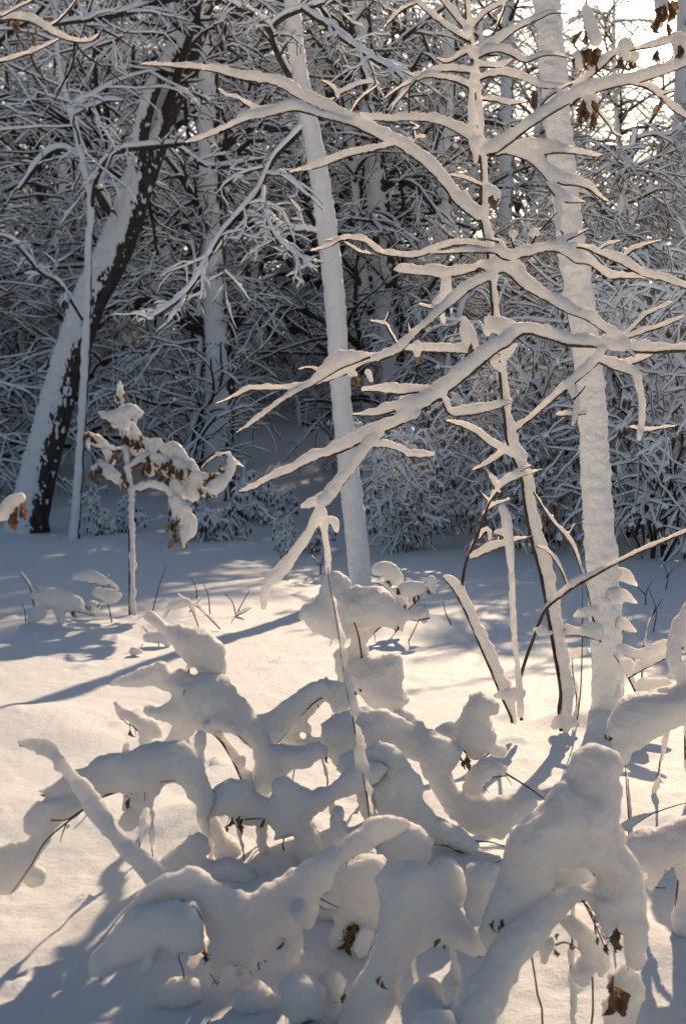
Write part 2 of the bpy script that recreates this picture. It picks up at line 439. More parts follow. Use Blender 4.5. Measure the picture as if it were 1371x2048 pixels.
VAR = [tree_meshes(31, 15, 0.17, 24, 7, 5), tree_meshes(32, 13, 0.13, 22, 7, 5, lean=0.9, droop=0.5), tree_meshes(33, 16, 0.22, 26, 7, 5, lean=0.6, ang=68),
       tree_meshes(34, 11, 0.10, 20, 7, 5, lean=0.5, droop=0.6, crown0=0.08)]
SMALL = [tree_meshes(41, 5.0, 0.05, 22, 7, 5, lean=0.5, crown0=0.06, l1=0.42, droop=0.6, hs=(0.05, 0.038, 0.026)),
         tree_meshes(42, 6.2, 0.06, 24, 8, 7, lean=0.8, crown0=0.08, l1=0.4, droop=0.8, hs=(0.05, 0.038, 0.026)),
         tree_meshes(43, 3.6, 0.04, 20, 7, 7, lean=0.4, crown0=0.05, l1=0.5, droop=0.9, hs=(0.045, 0.036, 0.026))]

# many-stemmed bushes, bare or still hung with dead leaves
def bush_meshes(seed, ns, Hh, spread, leafy, n2=10, n3=7, droop=1.0):
    rng = np.random.default_rng(seed); N = 9
    a = rng.random(ns) * 6.283; hh = Hh * (0.55 + 0.5 * rng.random(ns)); sprd = spread * (0.3 + 0.8 * rng.random(ns))
    t = np.linspace(0, 1, N)
    C = np.stack([0.12 * np.cos(a)[:, None] + sprd[:, None] * np.cos(a)[:, None] * t ** 1.5, 0.12 * np.sin(a)[:, None] + sprd[:, None] * np.sin(a)[:, None] * t ** 1.5,
                  -0.1 + hh[:, None] * (1.25 * t - 0.25 * t ** 3)], -1)
    C[:, 1:] += rng.normal(0, 0.05 * Hh / 2, C[:, 1:].shape); R = np.repeat((0.022 * (1 - 0.75 * t))[None], ns, 0) * (Hh / 3)
    g0, wood, snow = Geo(), Geo(), Geo(); tubes(g0, C, R, 6)
    snow_strips(snow, C, np.full(R.shape, 0.05), rng, R)
    L2 = grow(C, R, n2, 0.12, 1.0, lambda t, s: s * 0.30 * (1.1 - 0.4 * t), 52, droop * 0.7, 6, rng, 0.6, flat=0.6, wig=0.2, rmin=0.006)
    L3 = grow(*L2, n3, 0.15, 1.0, lambda t, s: np.clip(s * 0.6, 0.15, 0.6), 55, droop * .8, 5, rng, 0.6, flat=1.3, wig=0.25, rmin=0.006)
    crown([L2, L3], wood, snow, rng, (0.042, 0.031), (5, 4))
    out = [g0.mesh('stems', BARK_F), None, wood.mesh('branches', BARK_F), None]
    if leafy:
        Ct, _ = L3; M = len(Ct); k = rng.random(M) < leafy; p = Ct[k, -1]; M = len(p)
        L = 0.07 + 0.09 * rng.random(M); w = L * 0.2; az = rng.random(M) * 6.283
        s = np.stack([np.cos(az), np.sin(az), 0 * az], -1) * w[:, None]; f = np.stack([-np.sin(az), np.cos(az), 0 * az], -1) * (w * 0.5)[:, None]
        dn = np.array([0, 0, -1.0]) * L[:, None]
        V = np.stack([p, p + dn * .5 - s + f, p + dn, p + dn * .5 + s + f], 1)
        V2 = np.stack([p + f, p + dn * .45 - f - s * .3, p + dn * .95 + f, p + dn * .6 + s * .9 - f], 1)
        g = Geo(); g.add(V, np.arange(M * 4).reshape(-1, 4)); g.add(V2, np.arange(M * 4).reshape(-1, 4))
        out.append(g.mesh('dead_leaves', LEAF))
        # caps of snow over the hanging leaves
        Cc = np.stack([p + s * -.9 + [0, 0, -.02], p + [0, 0, .012], p + s * .9 + [0, 0, -.025]], 1)
        snow_strips(snow, Cc, np.full((M, 3), 0.055), rng)
    out[3] = snow.mesh('branch_snow', SNOW_F)
    return out
BUSH = [bush_meshes(51, 9, 3.6, 1.5, 0.45), bush_meshes(52, 8, 2.2, 1.1, 0.5), bush_meshes(53, 8, 1.5, 0.8, 0.0, droop=0.7), bush_meshes(54, 7, 0.9, 0.6, 0.55, n2=8, n3=6)]

def make_bush(v, label, loc, group, rot, s):
    t = thing('snowy_bush', label, 'bush', loc, group); t.rotation_euler = (0, 0, rot); t.scale = (s, s, s)
    for nm, me in zip(('stems', None, 'branches', 'branch_snow', 'dead_leaves'), BUSH[v]):
        if me is None: continue
        o = bpy.data.objects.new(nm, me); COL.objects.link(o); o.parent = t
        if nm == 'dead_leaves': o['kind'] = 'stuff'
    return t

# placement of the wood on the slope
LOOKS = ['slim straight tree', 'crooked leaning tree', 'stouter tall tree', 'short tree twigged from low down']
def place_woods():
    rng = np.random.default_rng(5); done = []
    def clear(x, y, reach):
        """keeps the gap in the wood through which the low sun reaches the clearing"""
        t = math.tan(SUN_AZ); lo = -1.9 + (y - 4.0) * t - reach; hi = 2.6 + (y - 10.0) * t + reach
        return y > 50 or not (lo < x < hi)
    n = 0; tries = 0
    while n < 42 and tries < 20000:
        tries += 1
        far = rng.random() < 0.36
        y = 51 + 45 * rng.random() if far else 25 + 33 * rng.random(); x = (rng.random() * 2 - 1) * (0.29 * y + 2.5)
        if far and x < -0.05 * y and rng.random() < 0.5: continue
        if not clear(x, y, 3.2): continue
        if any((x - a) ** 2 + (y - b) ** 2 < (2.3 if y < 45 else 2.7) ** 2 for a, b in done): continue
        v = int(rng.integers(4)); scl = rng.uniform(0.8, 1.12); t_ = math.tan(SUN_AZ)
        if -1.9 + (y - 4) * t_ - 4 < x < 2.6 + (y - 10) * t_ + 4: scl = min(scl, ((y - 7) * 0.325 + 2.5 - float(H(x, y))) / (15, 13, 16, 11)[v])
        done.append((x, y)); zone = 'low on' if y < 38 else ('halfway up' if y < 62 else 'high on')
        make_tree('forest_tree', LOOKS[v] + ' with snow on every twig ' + zone + ' the wooded slope', 'tree', VAR[v], (x, y, float(H(x, y))), LOOKS[v].replace('tree', 'trees', 1) + ' ' + zone + ' the slope',
                  rng.uniform(-0.6, 0.6), scl); n += 1
    n = 0; tries = 0                                    # the wood goes on to both sides of the view
    while n < 30 and tries < 9000:
        tries += 1
        y = 26 + 60 * rng.random(); x = rng.choice([-1, 1]) * (0.29 + 0.22 * rng.random()) * y
        if not clear(x, y, 4.5) or any((x - a) ** 2 + (y - b) ** 2 < 3.2 ** 2 for a, b in done): continue
        done.append((x, y)); v = int(rng.integers(4)); zone = 'low on' if y < 38 else ('halfway up' if y < 62 else 'high on')
        make_tree('forest_tree', LOOKS[v] + ' with snow on every twig ' + zone + ' the wooded slope', 'tree', VAR[v], (x, y, float(H(x, y))), LOOKS[v].replace('tree', 'trees', 1) + ' ' + zone + ' the slope',
                  rng.uniform(-0.6, 0.6), min(rng.uniform(.8, 1.1), .8 if x > 0 else 2)); n += 1
    for k in range(16):
        y = 23 + 22 * rng.random(); x = (-1, 1)[k % 2] * (0.30 + 0.18 * rng.random()) * y; v = int(rng.integers(3)); zone = 'at the foot of' if y < 30 else 'on'
        make_tree('understorey_tree', ['rounded', 'leggy', 'low spreading'][v] + ' young tree drooping under snow ' + zone + ' the slope among taller trunks', 'tree', SMALL[v], (x, y, float(H(x, y))), ['rounded', 'leggy', 'low spreading'][v] + ' young trees ' + zone + ' the slope', rng.uniform(-1, 1), rng.uniform(.7, 1.1))
    done2 = []
    n = 0; tries = 0; KIND = ['rounded young tree', 'leggy young tree', 'low spreading young tree']
    while n < 60 and tries < 9000:
        tries += 1
        y = 24.0 + 34 * rng.random() ** 1.1; x = (rng.random() * 2 - 1) * (0.29 * y + 1.2); px = CX + F * x / y
        if y < 31 and 470 < px < 700: continue
        if any((x - a) ** 2 + (y - b) ** 2 < 1.5 ** 2 for a, b in done2): continue
        done2.append((x, y)); v = int(rng.integers(3)); zone = 'at the foot of' if y < 30 else 'on'
        make_tree('understorey_tree', KIND[v] + ' drooping under snow ' + zone + ' the slope among taller trunks', 'tree', SMALL[v], (x, y, float(H(x, y))), KIND[v] + 's ' + zone + ' the slope',
                  rng.uniform(-1, 1), rng.uniform(0.7, 1.1)); n += 1
place_woods()
for (px, py, v, s, rot, lab) in [
    (1310, 1120, 0, 1.0, 0.3, 'tall bush hung with dead leaves and snow behind the plastered trunk'),
    (1120, 1085, 0, 0.9, 2.0, 'tall snow-bent bush behind the forked sapling'),
    (1235, 1075, 0, 1.0, 4.2, 'tall snow-bent bush behind the plastered trunk, darker and fuller'),
    (800, 1105, 1, 0.7, 1.1, 'waist-high leafy bush under snow right of the pale leaning pole'),
    (915, 1070, 2, 1.2, 2.1, 'bare twiggy bush beside the waist-high leafy bush'),
    (440, 1080, 3, 0.9, 0.2, 'rounded knee-high bush with dark leaves under the leafy oak sapling'),
    (525, 1045, 3, 0.8, 1.7, 'knee-high bush with dark leaves at the foot of the slope'),
    (600, 1105, 3, 0.55, 2.9, 'small snow-capped bush left of the pale leaning pole'),
    (215, 1068, 3, 0.7, 3.6, 'small dark bush at the foot of the leaning oak'),
    (1010, 1095, 1, 0.9, 5.0, 'leafy bush with drooping snow behind the thin twigs'),
    (1380, 1090, 1, 1.2, 0.9, 'leafy bush at the wood edge right of the tall bushes'),
]:
    g = ground_px(px, py); make_bush(v, lab, g, 'bushes along the edge of the clearing', rot, s)

# ------------------------------------------------------------------ trees that stand out one by one
def special_tree(name, label, trunks, limbs, seed, face, cover, tmax, crown_n=None, gran=(9, 4), dens=(7, 6), hs=(0.05, 0.036, 0.024), rag=0.35):
    """trunks: list of (pts, d0, d1); limbs: list of (pts rows x,y,width_px, d0, d1) that carry twigs"""
    rng = np.random.default_rng(seed)
    C, R = px_trunk(*trunks[0]); base = C[0].copy(); base[2] = float(H(base[0], base[1]))
    C = np.vstack([C[:1] - [0, 0, 0.35], C]); R = np.concatenate([R[:1] * 1.2, R])
    t = thing(name, label, 'tree', base)
    wood, snow = Geo(), Geo(); had = False
    for k, tr in enumerate(trunks):
        if k: C, R = px_trunk(*tr)
        bark, crust = trunk_meshes(C, R, face, cover, tmax, seed + k, rag=rag, gran=gran, K=96 if name == 'leaning_oak' else 56)
        link('trunk', bark, t); link('snow_crust', crust, t)
        if crown_n:
            C1 = C[None, ::4]; R1 = R[None, ::4]
            L1 = grow(C1, R1, crown_n[k], crown_n[-1], 0.99, lambda tt, s: 2.2 + 0 * s, 62, 0.25, 9, rng, 0.4, flat=0.3, wig=0.16, rmin=0.012)
            L2 = grow(*L1, dens[0], 0.12, 0.98, lambda tt, s: s * 0.42 * (1.1 - 0.6 * tt), 50, 0.35, 6, rng, 0.6, flat=0.6, wig=0.2, rmin=0.006)
            L3 = grow(*L2, dens[1], 0.1, 1.0, lambda tt, s: np.clip(s * 0.45, 0.15, 0.5), 48, 0.4, 4, rng, 0.6, flat=0.8, wig=0.25, rmin=0.004)
            crown([L1, L2, L3], wood, snow, rng, hs); had = True
    for (pts, d0, d1) in limbs:
        q = catmull(pts, 9); k = np.linspace(0, len(q) - 1, 26); i = np.arange(len(q))
        q = np.stack([np.interp(k, i, q[:, c]) for c in range(3)], -1)
        d = np.linspace(d0, d1, 26); Cl = P(q[:, 0], q[:, 1], d)[None]; Rl = (q[:, 2] / 2 * d / F)[None]
        g = Geo(); tubes(g, Cl, Rl, 8); link('limb', g.mesh('limb', BARK), t)
        snow_strips(snow, Cl, np.maximum(Rl * 2.0, 0.045), rng, Rl * 2.6)
        L2 = grow(Cl, Rl, dens[0] * 2, 0.15, 1.0, lambda tt, s: np.clip(s * 0.22, 0.35, 0.8) * (1.1 - 0.4 * tt), 48, 0.3, 6, rng, 0.5, flat=0.6, wig=0.2, rmin=0.006)
        L3 = grow(*L2, dens[1], 0.1, 1.0, lambda tt, s: np.clip(s * 0.42, 0.10, 0.30), 46, 0.3, 4, rng, 0.6, flat=0.7, wig=0.25, rmin=0.004)
        crown([L2, L3], wood, snow, rng, hs[1:], (5, 4)); had = True
    if had:
        link('twigs', wood.mesh('twigs', BARK), t)['kind'] = 'stuff'; link('twig_snow', snow.mesh('twig_snow', SNOW_F), t)['kind'] = 'stuff'
    return t

g = ground_px(62, 1062)
special_tree('leaning_oak', 'thick old tree leaning right, crusted with snow on one side, black bark on the other',
    [([(56, 1068, 92), (62, 1024, 74), (92, 900, 66), (130, 760, 63), (178, 612, 64), (215, 535, 64), (245, 470, 63), (268, 400, 60), (303, 300, 56), (338, 200, 52), (378, 100, 48), (416, 0, 40), (445, -70, 36)], g[1], g[1] + .6, 460),
     ([(268, 380, 30), (296, 215, 27), (345, 110, 25), (395, 40, 23), (440, -20, 22)], g[1] + .3, g[1] - .5, 240)],
    [([(110, 50, 6), (200, 37, 9), (260, 25, 11), (330, 2, 13), (420, -30, 16)], g[1] - 3.0, g[1] - .4),
     ([(40, 380, 6), (90, 318, 10), (140, 310, 12), (215, 420, 16)], g[1] - 1.0, g[1] - .1)],
    61, (-1, -0.45), 0.3, 0.05, crown_n=(6, 4, 0.62), rag=0.85, gran=(6, 2.6), dens=(7, 6))
g = ground_px(150, 1078)
special_tree('slender_tree', 'thin snow-dusted tree beside the leaning oak with one branch arching right',
    [([(150, 1080, 19), (158, 960, 15), (168, 800, 15), (176, 620, 14), (178, 500, 13), (183, 400, 12), (150, 250, 9), (120, 120, 8), (110, -20, 7)], g[1], g[1] - .4)],
    [([(182, 440, 7), (190, 370, 9), (208, 330, 9), (240, 303, 9), (300, 296, 9), (370, 288, 7)], g[1] - .2, g[1] - 1.0),
     ([(360, 298, 6), (395, 325, 6), (430, 336, 6), (475, 330, 5), (512, 320, 4)], g[1] - 1.0, g[1] - 1.3),
     ([(165, 640, 5), (120, 570, 5), (80, 545, 5), (20, 480, 4), (-40, 470, 3)], g[1] - .2, g[1] - 1.4)],
    62, (-0.8, -1), 0.1, 0.025, crown_n=(6, 0.6), dens=(5, 5))
g = ground_px(722, 1178)
special_tree('leaning_pole_tree', 'pale slim trunk plastered with snow leaning left between the sapling branches',
    [([(722, 1180, 40), (712, 1080, 40), (698, 960, 38), (686, 850, 35), (676, 720, 35), (668, 600, 36), (655, 480, 36), (640, 370, 34), (624, 280, 32), (605, 190, 30), (592, 100, 27), (583, 0, 25), (575, -80, 22)], g[1], g[1])],
    [([(610, 255, 9), (580, 285, 9), (548, 318, 9), (528, 360, 9), (515, 390, 8), (480, 430, 7), (445, 470, 7), (415, 520, 6), (395, 560, 5), (360, 600, 4), (300, 640, 3)], g[1], g[1] - 1.4),
     ([(585, 165, 11), (560, 120, 11), (545, 85, 11), (540, 62, 11), (510, 35, 9), (470, 15, 8), (430, -5, 7), (380, -40, 6)], g[1], g[1] - .9),
     ([(542, 62, 10), (560, 40, 9), (600, 22, 8), (645, 9, 7), (700, 0, 6), (800, -5, 5)], g[1] - .2, g[1] - .9),
     ([(606, 22, 6), (640, 45, 6), (667, 58, 6), (679, 76, 6), (717, 102, 5), (746, 122, 5), (787, 143, 4), (810, 165, 3)], g[1] - .4, g[1] - 1.6),
     ([(528, 375, 6), (527, 420, 5), (545, 470, 5), (585, 510, 4), (620, 525, 3)], g[1] - .5, g[1] - .9),
     ([(640, 470, 5), (600, 462, 5), (560, 455, 4), (530, 420, 3)], g[1], g[1] - .5)],
    63, (0.45, -1), -0.42, 0.02, dens=(6, 5), hs=(0.045, 0.032, 0.02), rag=0.25)
g = ground_px(440, 1000)
special_tree('snow_crusted_tree', 'stout grey trunk behind the leafy oak sapling, right edge bare and black',
    [([(440, 1005, 66), (440, 900, 58), (442, 800, 54), (440, 700, 50), (430, 560, 46), (424, 400, 42), (420, 200, 38), (415, 0, 34), (412, -120, 30)], g[1], g[1])], [], 64, (-1, -0.8), 0.1, 0.04, rag=0.8, crown_n=(16, 0.22), dens=(8, 7))
g = ground_px(775, 975)
special_tree('snow_crusted_tree', 'trunk with a bare black foot and broken snow crust right of the pale leaning pole',
    [([(772, 978, 60), (782, 900, 54), (790, 820, 50), (784, 700, 46), (774, 600, 44), (766, 500, 42), (756, 380, 40), (742, 240, 36), (730, 100, 33), (720, -60, 30)], g[1], g[1])], [], 65, (-1, -0.6), 0.2, 0.04, rag=0.8, crown_n=(14, 0.45), dens=(8, 6))
g = ground_px(880, 900)
special_tree('snow_crusted_tree', 'thin far trunk between the black-footed trunk and the forked sapling',
    [([(862, 905, 36), (868, 760, 32), (878, 600, 32), (886, 440, 32), (890, 300, 30), (898, 160, 26), (905, 0, 22), (908, -80, 20)], g[1], g[1])], [], 66, (-1, -0.8), 0.0, rag=0.8, tmax=0.04, crown_n=(12, 0.4), dens=(7, 6))
C, R = px_trunk([(1360, 800, 30), (1362, 500, 28), (1364, 300, 26), (1366, 100, 22), (1368, -60, 20)], 52, 52)
for (px, w, nm, d) in [(1362, 30, 'snowy trunk standing far back at the edge of the wood beyond the hanging dead leaves', 54), (1012, 26, 'snowy trunk far behind the top of the forked sapling', 50), (1085, 14, 'thin far stem behind the plastered trunk', 58)]:
    x = (px - CX) / F * d; z0 = float(H(x, d)); py0 = HOR - (z0 - CAMH) / d * F
    special_tree('snow_crusted_tree', nm, [([(px - 6, py0, w * 1.2), (px - 2, (py0 + 200) / 2, w), (px + 2, 150, w * .9), (px + 8, -80, w * .7)], d, d)], [], 67 + px, (-1, -0.8), 0.0, rag=0.8, tmax=0.05, crown_n=(5, 0.5), dens=(7, 6))

g = ground_px(1213, 1446); DR = float(g[1])
t = special_tree('snow_plastered_tree', 'straight trunk plastered all over with rough snow, standing in the clearing',
    [([(1212, 1452, 66), (1213, 1380, 58), (1211, 1300, 60), (1203, 1180, 58), (1194, 1040, 56), (1186, 900, 53), (1178, 780, 51), (1163, 660, 50), (1147, 540, 50), (1136, 470, 49), (1122, 340, 48), (1112, 240, 48), (1100, 110, 48), (1092, 0, 47), (1085, -100, 46)], DR + .25, DR + .25, 330)],
    [], 81, (0.5, -1), -0.33, 0.015, rag=0.3)

# ------------------------------------------------------------------ traced plants of the clearing
class Plant:
    """wood lines with the snow lying on them; rows are (x, y, snow depth) in photograph pixels,
    distances follow from the stem's foot and run on from the branch each one leaves"""
    def __init__(s, name, label, cat, d, seed, base=None, group=None):
        s.d = d; s.fill = 0; s.tat = 0; s.rng = np.random.default_rng(seed); s.snow = Geo(); s.known = []
        b = P(base[0], base[1], d) if base else P(0, 0, d)
        if base: b[2] = float(H(b[0], b[1]))
        s.t = thing(name, label, cat, b, group); s.name = name
    def depth_at(s, x, y):
        if not s.known: return s.d, 1e9
        k = np.vstack(s.known); r = (k[:, 0] - x) ** 2 + (k[:, 1] - y) ** 2; i = int(np.argmin(r))
        return k[i, 2], math.sqrt(r[i])
    def depths(s, q, dd):
        a, ra = s.depth_at(q[0, 0], q[0, 1]); b, rb = s.depth_at(q[-1, 0], q[-1, 1])
        L = np.concatenate([[0], np.cumsum(np.linalg.norm(np.diff(q[:, :2], axis=0), axis=1))]); L = L / max(L[-1], 1e-6) 
        tot = np.linalg.norm(np.diff(q[:, :2], axis=0), axis=1).sum() * s.d / F
        if dd is None: dd = s.rng.uniform(-1, 1) * 0.45 * tot
        if rb < ra - 4: d = b + dd * (1 - L)
        else: d = a + dd * L
        s.known.append(np.stack([q[:, 0], q[:, 1], d], -1))
        return d
    def B(s, pts, w=2.0, dd=None, side=None, name='branch', ww=0.85, mat_=None, jit=0.16, taper=0.5):
        q = catmull(pts, 5); d = s.depths(q, dd); m = d / F
        C = P(q[:, 0], q[:, 1], d)
        T = nrm(np.gradient(C, axis=0))
        ref = np.array([0.25, 0, 1.0]) if side is None else np.array([side, 0, 0.2])
        U = nrm(np.cross(np.cross(T, ref), T)); U = np.where((U @ ref)[:, None] < 0, -U, U)
        W = nrm(np.cross(T, U))
        n = len(q)
        if w:
            R = np.maximum(w * m * np.linspace(1.15, taper, n), 0.0012)
            g = Geo(); tubes(g, C[None], R[None], 7, False); link(name, g.mesh(name, mat_ or BARK), s.t)
        h = np.maximum(q[:, 2], 0)
        if h.max() > 2.5:
            k = h > 2.5
            ph = s.rng.random() * 50
            bump = 1 + jit * vnoise(np.stack([np.arange(n) * 0.33 + ph, np.full(n, ph), np.zeros(n)], -1)) + jit * 0.6 * vnoise(np.stack([np.arange(n) * 0.8 + ph, np.full(n, 3.3), np.zeros(n)], -1))
            hm = h * m * bump * 0.86
            idx = np.where(k)[0]; a, b = idx[0], idx[-1] + 1
            if b - a < 2: return
            A = hm[a:b] / 2 * 1.02; Bq = np.maximum(hm[a:b] / 2 * ww, 0.004)
            Cs = C[a:b] + U[a:b] * (A * 1.06)[:, None] + np.array([0, -1, 0]) * (Bq * 0.12)[:, None]
            closed_tube(s.snow, Cs, np.maximum(A, 0.0035), Bq, U[a:b], W[a:b])
    def L(s, pts, dd=None, sq=0.92, jit=0.12, wd=1.0):
        """round mass of snow: rows (x, y, radius)"""
        q = catmull(pts, 6); d = s.depths(q, dd); m = d / F
        C = P(q[:, 0], q[:, 1], d); T = nrm(np.gradient(C, axis=0))
        ref = np.array([0, -1, 0.05]); W = nrm(ref - (T @ ref)[:, None] * T); U = np.cross(W, T)
        n = len(q); ph = s.rng.random() * 50
        bump = 1 + jit * vnoise(np.stack([np.arange(n) * 0.22 + ph, np.full(n, ph), np.zeros(n)], -1)) + jit * .5 * vnoise(np.stack([np.arange(n) * 0.6 + ph, np.full(n, 1.7), np.zeros(n)], -1))
        r = np.maximum(q[:, 2] * (0.93 if s.tat else 1.04) + 1.0, 1.5) * m * bump
        closed_tube(s.snow, C, r, r * sq * wd, U, W, K=16, flat=0.72)
        if s.tat:
            tot = np.linalg.norm(np.diff(q[:, :2], axis=0), axis=1).sum()
            for k in range(int(tot / 42 * s.tat + s.rng.random())):
                i = int(s.rng.integers(1, max(2, n - 1))); rr = r[i]
                if rr < 0.012: continue
                dn = s.rng.random() < 0.6; sx = s.rng.choice([-1, 1])
                v = np.array([s.rng.normal(0, .35), -.15 + s.rng.normal(0, .3), -1.0]) if dn else np.array([sx, s.rng.normal(0, .5), s.rng.uniform(-.45, .35)])
                v = v / np.linalg.norm(v); st = C[i] + v * rr * .55 + np.array([s.rng.normal(0, rr * .3), -rr * .3, 0]); le = (rr + .02) * s.rng.uniform(.8, 1.5)
                tt = np.linspace(0, 1, 5)[:, None]; Ct = st + v * le * tt + np.array([0, 0, -le * .3]) * tt ** 2
                r3 = rr * s.rng.uniform(.38, .62) * np.array([.9, 1.0, .85, .55, .12]); W3 = np.tile(np.cross(v, [0.31, .2, .93]), (5, 1)); W3 = nrm(W3); U3 = nrm(np.cross(W3, v))
                closed_tube(s.snow, Ct, np.maximum(r3, .005), np.maximum(r3 * .55, .005), U3, W3)
        if s.fill and s.rng.random() < s.fill:
            sh = np.array([s.rng.uniform(-.03, .03), s.rng.uniform(.08, .2), 0]); C2 = C + sh; C2[:, 2] -= r * s.rng.uniform(.7, 1.3); gz = H(C2[:, 0], C2[:, 1]); C2[:, 2] = np.maximum(C2[:, 2], gz - r * .3)
            r2 = r * s.rng.uniform(.6, .95); closed_tube(s.snow, C2, r2, r2 * sq, U, W, K=16, flat=0.72)
    def S(s, poly, dd=0.0, k=0.95, rmax=52, gx=0.0, gy=0.0, step=4):
        """pillow of snow with a given outline (photograph pixels), as thick as it is wide"""
        pl = np.array(poly, float); jit = s.rng.normal(0, 1.2, pl.shape); pl = pl + jit
        x0, y0 = pl.min(0) - step * 4; x1, y1 = pl.max(0) + step * 4
        gxs = np.arange(x0, x1, step); gys = np.arange(y0, y1, step); X, Y = np.meshgrid(gxs, gys)
        inside = np.zeros(X.shape, bool); e = np.full(X.shape, 1e9)
        for a, b in zip(pl, np.roll(pl, -1, 0)):
            c = ((a[1] > Y) != (b[1] > Y)) & (X < (b[0] - a[0]) * (Y - a[1]) / ((b[1] - a[1]) or 1e-9) + a[0]); inside ^= c
            ab = b - a; t = np.clip(((X - a[0]) * ab[0] + (Y - a[1]) * ab[1]) / max(ab @ ab, 1e-9), 0, 1)
            e = np.minimum(e, np.hypot(X - a[0] - t * ab[0], Y - a[1] - t * ab[1]))
        out = ~inside & (e < 5.0); e = np.where(inside, e + 5.0, np.where(out, 5.0 - e, 0)); inside = inside | out; m_ = e.copy()
        for _ in range(10):
            p = np.pad(m_, 1); m_ = np.max([p[1 + i:p.shape[0] - 1 + i, 1 + j:p.shape[1] - 1 + j] for i in (-1, 0, 1) for j in (-1, 0, 1)], 0)
        Rm = np.clip(m_, 4, rmax); ee = np.minimum(e, Rm); t = np.sqrt(np.maximum(2 * Rm * ee - ee * ee, 0)) * k + 1.0
        cx, cy = pl.mean(0); d0, _ = (s.d, 0)
        d = s.d + dd + gx * (X - cx) * s.d / F + gy * (Y - cy) * s.d / F + 0.02 * vnoise(np.stack([X / 70, Y / 70, np.full(X.shape, s.d * 7)], -1))
        m = d / F; Cc = P(X, Y, d); nv = np.array([0, 1.0, 0.0])
        Fr = Cc - nv * (t * m)[..., None]; Bk = Cc + nv * (t * m)[..., None]
        h, w = X.shape; idx = np.arange(h * w).reshape(h, w); cell = inside[:-1, :-1] & inside[1:, :-1] & inside[:-1, 1:] & inside[1:, 1:]
        a, b, c, f = idx[:-1, :-1][cell], idx[:-1, 1:][cell], idx[1:, 1:][cell], idx[1:, :-1][cell]; n = h * w
        Q = [np.stack([a, f, c, b], -1), np.stack([a, b, c, f], -1) + n]
        pc = np.pad(cell, 1)
        for (dy, dx, i0, i1) in ((-1, 0, (0, 0), (0, 1)), (1, 0, (1, 1), (1, 0)), (0, -1, (1, 0), (0, 0)), (0, 1, (0, 1), (1, 1))):
            edge = cell & ~pc[1 + dy:1 + dy + cell.shape[0], 1 + dx:1 + dx + cell.shape[1]]; yy, xx = np.where(edge)
            u = idx[yy + i0[0], xx + i0[1]]; v = idx[yy + i1[0], xx + i1[1]]; Q.append(np.stack([u, v, v + n, u + n], -1))
        s.snow.add(np.concatenate([Fr.reshape(-1, 3), Bk.reshape(-1, 3)]), np.concatenate(Q))
        # the twigs that carry it show along its lower edge
        n_ = len(pl); area = 0.5 * np.sum(pl[:, 0] * np.roll(pl[:, 1], -1) - np.roll(pl[:, 0], -1) * pl[:, 1]); nx = np.roll(pl, -1, 0) - pl
        down = np.array([(-v[0] if area > 0 else v[0]) / (np.hypot(*v) + 1e-6) for v in nx]) > 0.45; runs = []; i = 0
        while i < n_:
            if down[i]:
                j = i
                while j + 1 < n_ and down[j + 1]: j += 1
                runs.append(pl[i:j + 2] if j + 2 <= n_ else pl[i:j + 1]); i = j + 1
            else: i += 1
        for r_ in runs:
            if len(r_) < 2 or np.linalg.norm(np.diff(r_, axis=0), axis=1).sum() < 38 or s.rng.random() < 0.25: continue
            a_ = s.rng.uniform(0, .25); q = catmull(r_, 7); q = q[int(a_ * len(q)):]
            if len(q) < 4: continue
            dq = s.d + dd + gx * (q[:, 0] - cx) * s.d / F + gy * (q[:, 1] - cy) * s.d / F - .006; q = q + s.rng.normal(0, .8, q.shape)
            Cq = P(q[:, 0], q[:, 1] + 4.2, dq); g_ = Geo(); tubes(g_, Cq[None], (np.linspace(1.7, .8, len(q)) * s.d / F)[None], 6, False); tw_ = link('twig', g_.mesh('twig', TWIG), s.t)
            for _ in range(int(s.rng.integers(0, 3))):
                b_ = Cq[int(s.rng.integers(len(Cq)))]; v_ = np.array([s.rng.normal(0, .7), -.3, -1]); v_ /= np.linalg.norm(v_); le = s.rng.uniform(9, 24) * s.d / F
                Cs_ = b_ + v_ * le * np.linspace(0, 1, 4)[:, None] + s.rng.normal(0, .0012, (4, 3)); g_ = Geo(); tubes(g_, Cs_[None], (np.linspace(1.1, .5, 4) * s.d / F)[None], 5, False); link('spur', g_.mesh('spur', TWIG), tw_)
                if s.rng.random() < .35: add_leaf(s.t, Cs_[-1], s.rng.uniform(14, 24) * s.d / F, s.rng, .4)
        k_ = inside[::3, ::3]; s.known.append(np.stack([X[::3, ::3][k_], Y[::3, ::3][k_], d[::3, ::3][k_]], -1))
    def leaf(s, x, y, size, n=1, spread=6, dd=-0.02, tilt=0.5):
        d, _ = s.depth_at(x, y)
        for i in range(n):
            add_leaf(s.t, P(x + s.rng.normal(0, spread) * (n > 1), y + s.rng.normal(0, spread) * (n > 1), d + dd + s.rng.normal(0, .02)), size * 0.8 * d / F * s.rng.uniform(.75, 1.1), s.rng, tilt)
    def stem(s, x, y, x2=None, w=2.5, mat_=None, r2=None, snow=None):
        """wood from a point down to the ground"""
        s.nst = getattr(s, 'nst', 0) + 1
        if s.nst > 2 and s.rng.random() < 0.6: return
        d, _ = s.depth_at(x, y); p = P(x, y, d + .02); w = w * 0.5; m = d / F
        q = P((x if x2 is None else x2) + s.rng.uniform(-45, 45), y, d + s.rng.uniform(0, .15)); q[2] = float(H(q[0], q[1])) - 0.05
        t = np.linspace(0, 1, 12)[:, None]; C = p * (1 - t) + q * t; C[:, 0] += np.sin(t[:, 0] * 3.14) * s.rng.uniform(-.03, .03); C[1:-1] += s.rng.normal(0, 0.0025, (10, 3))
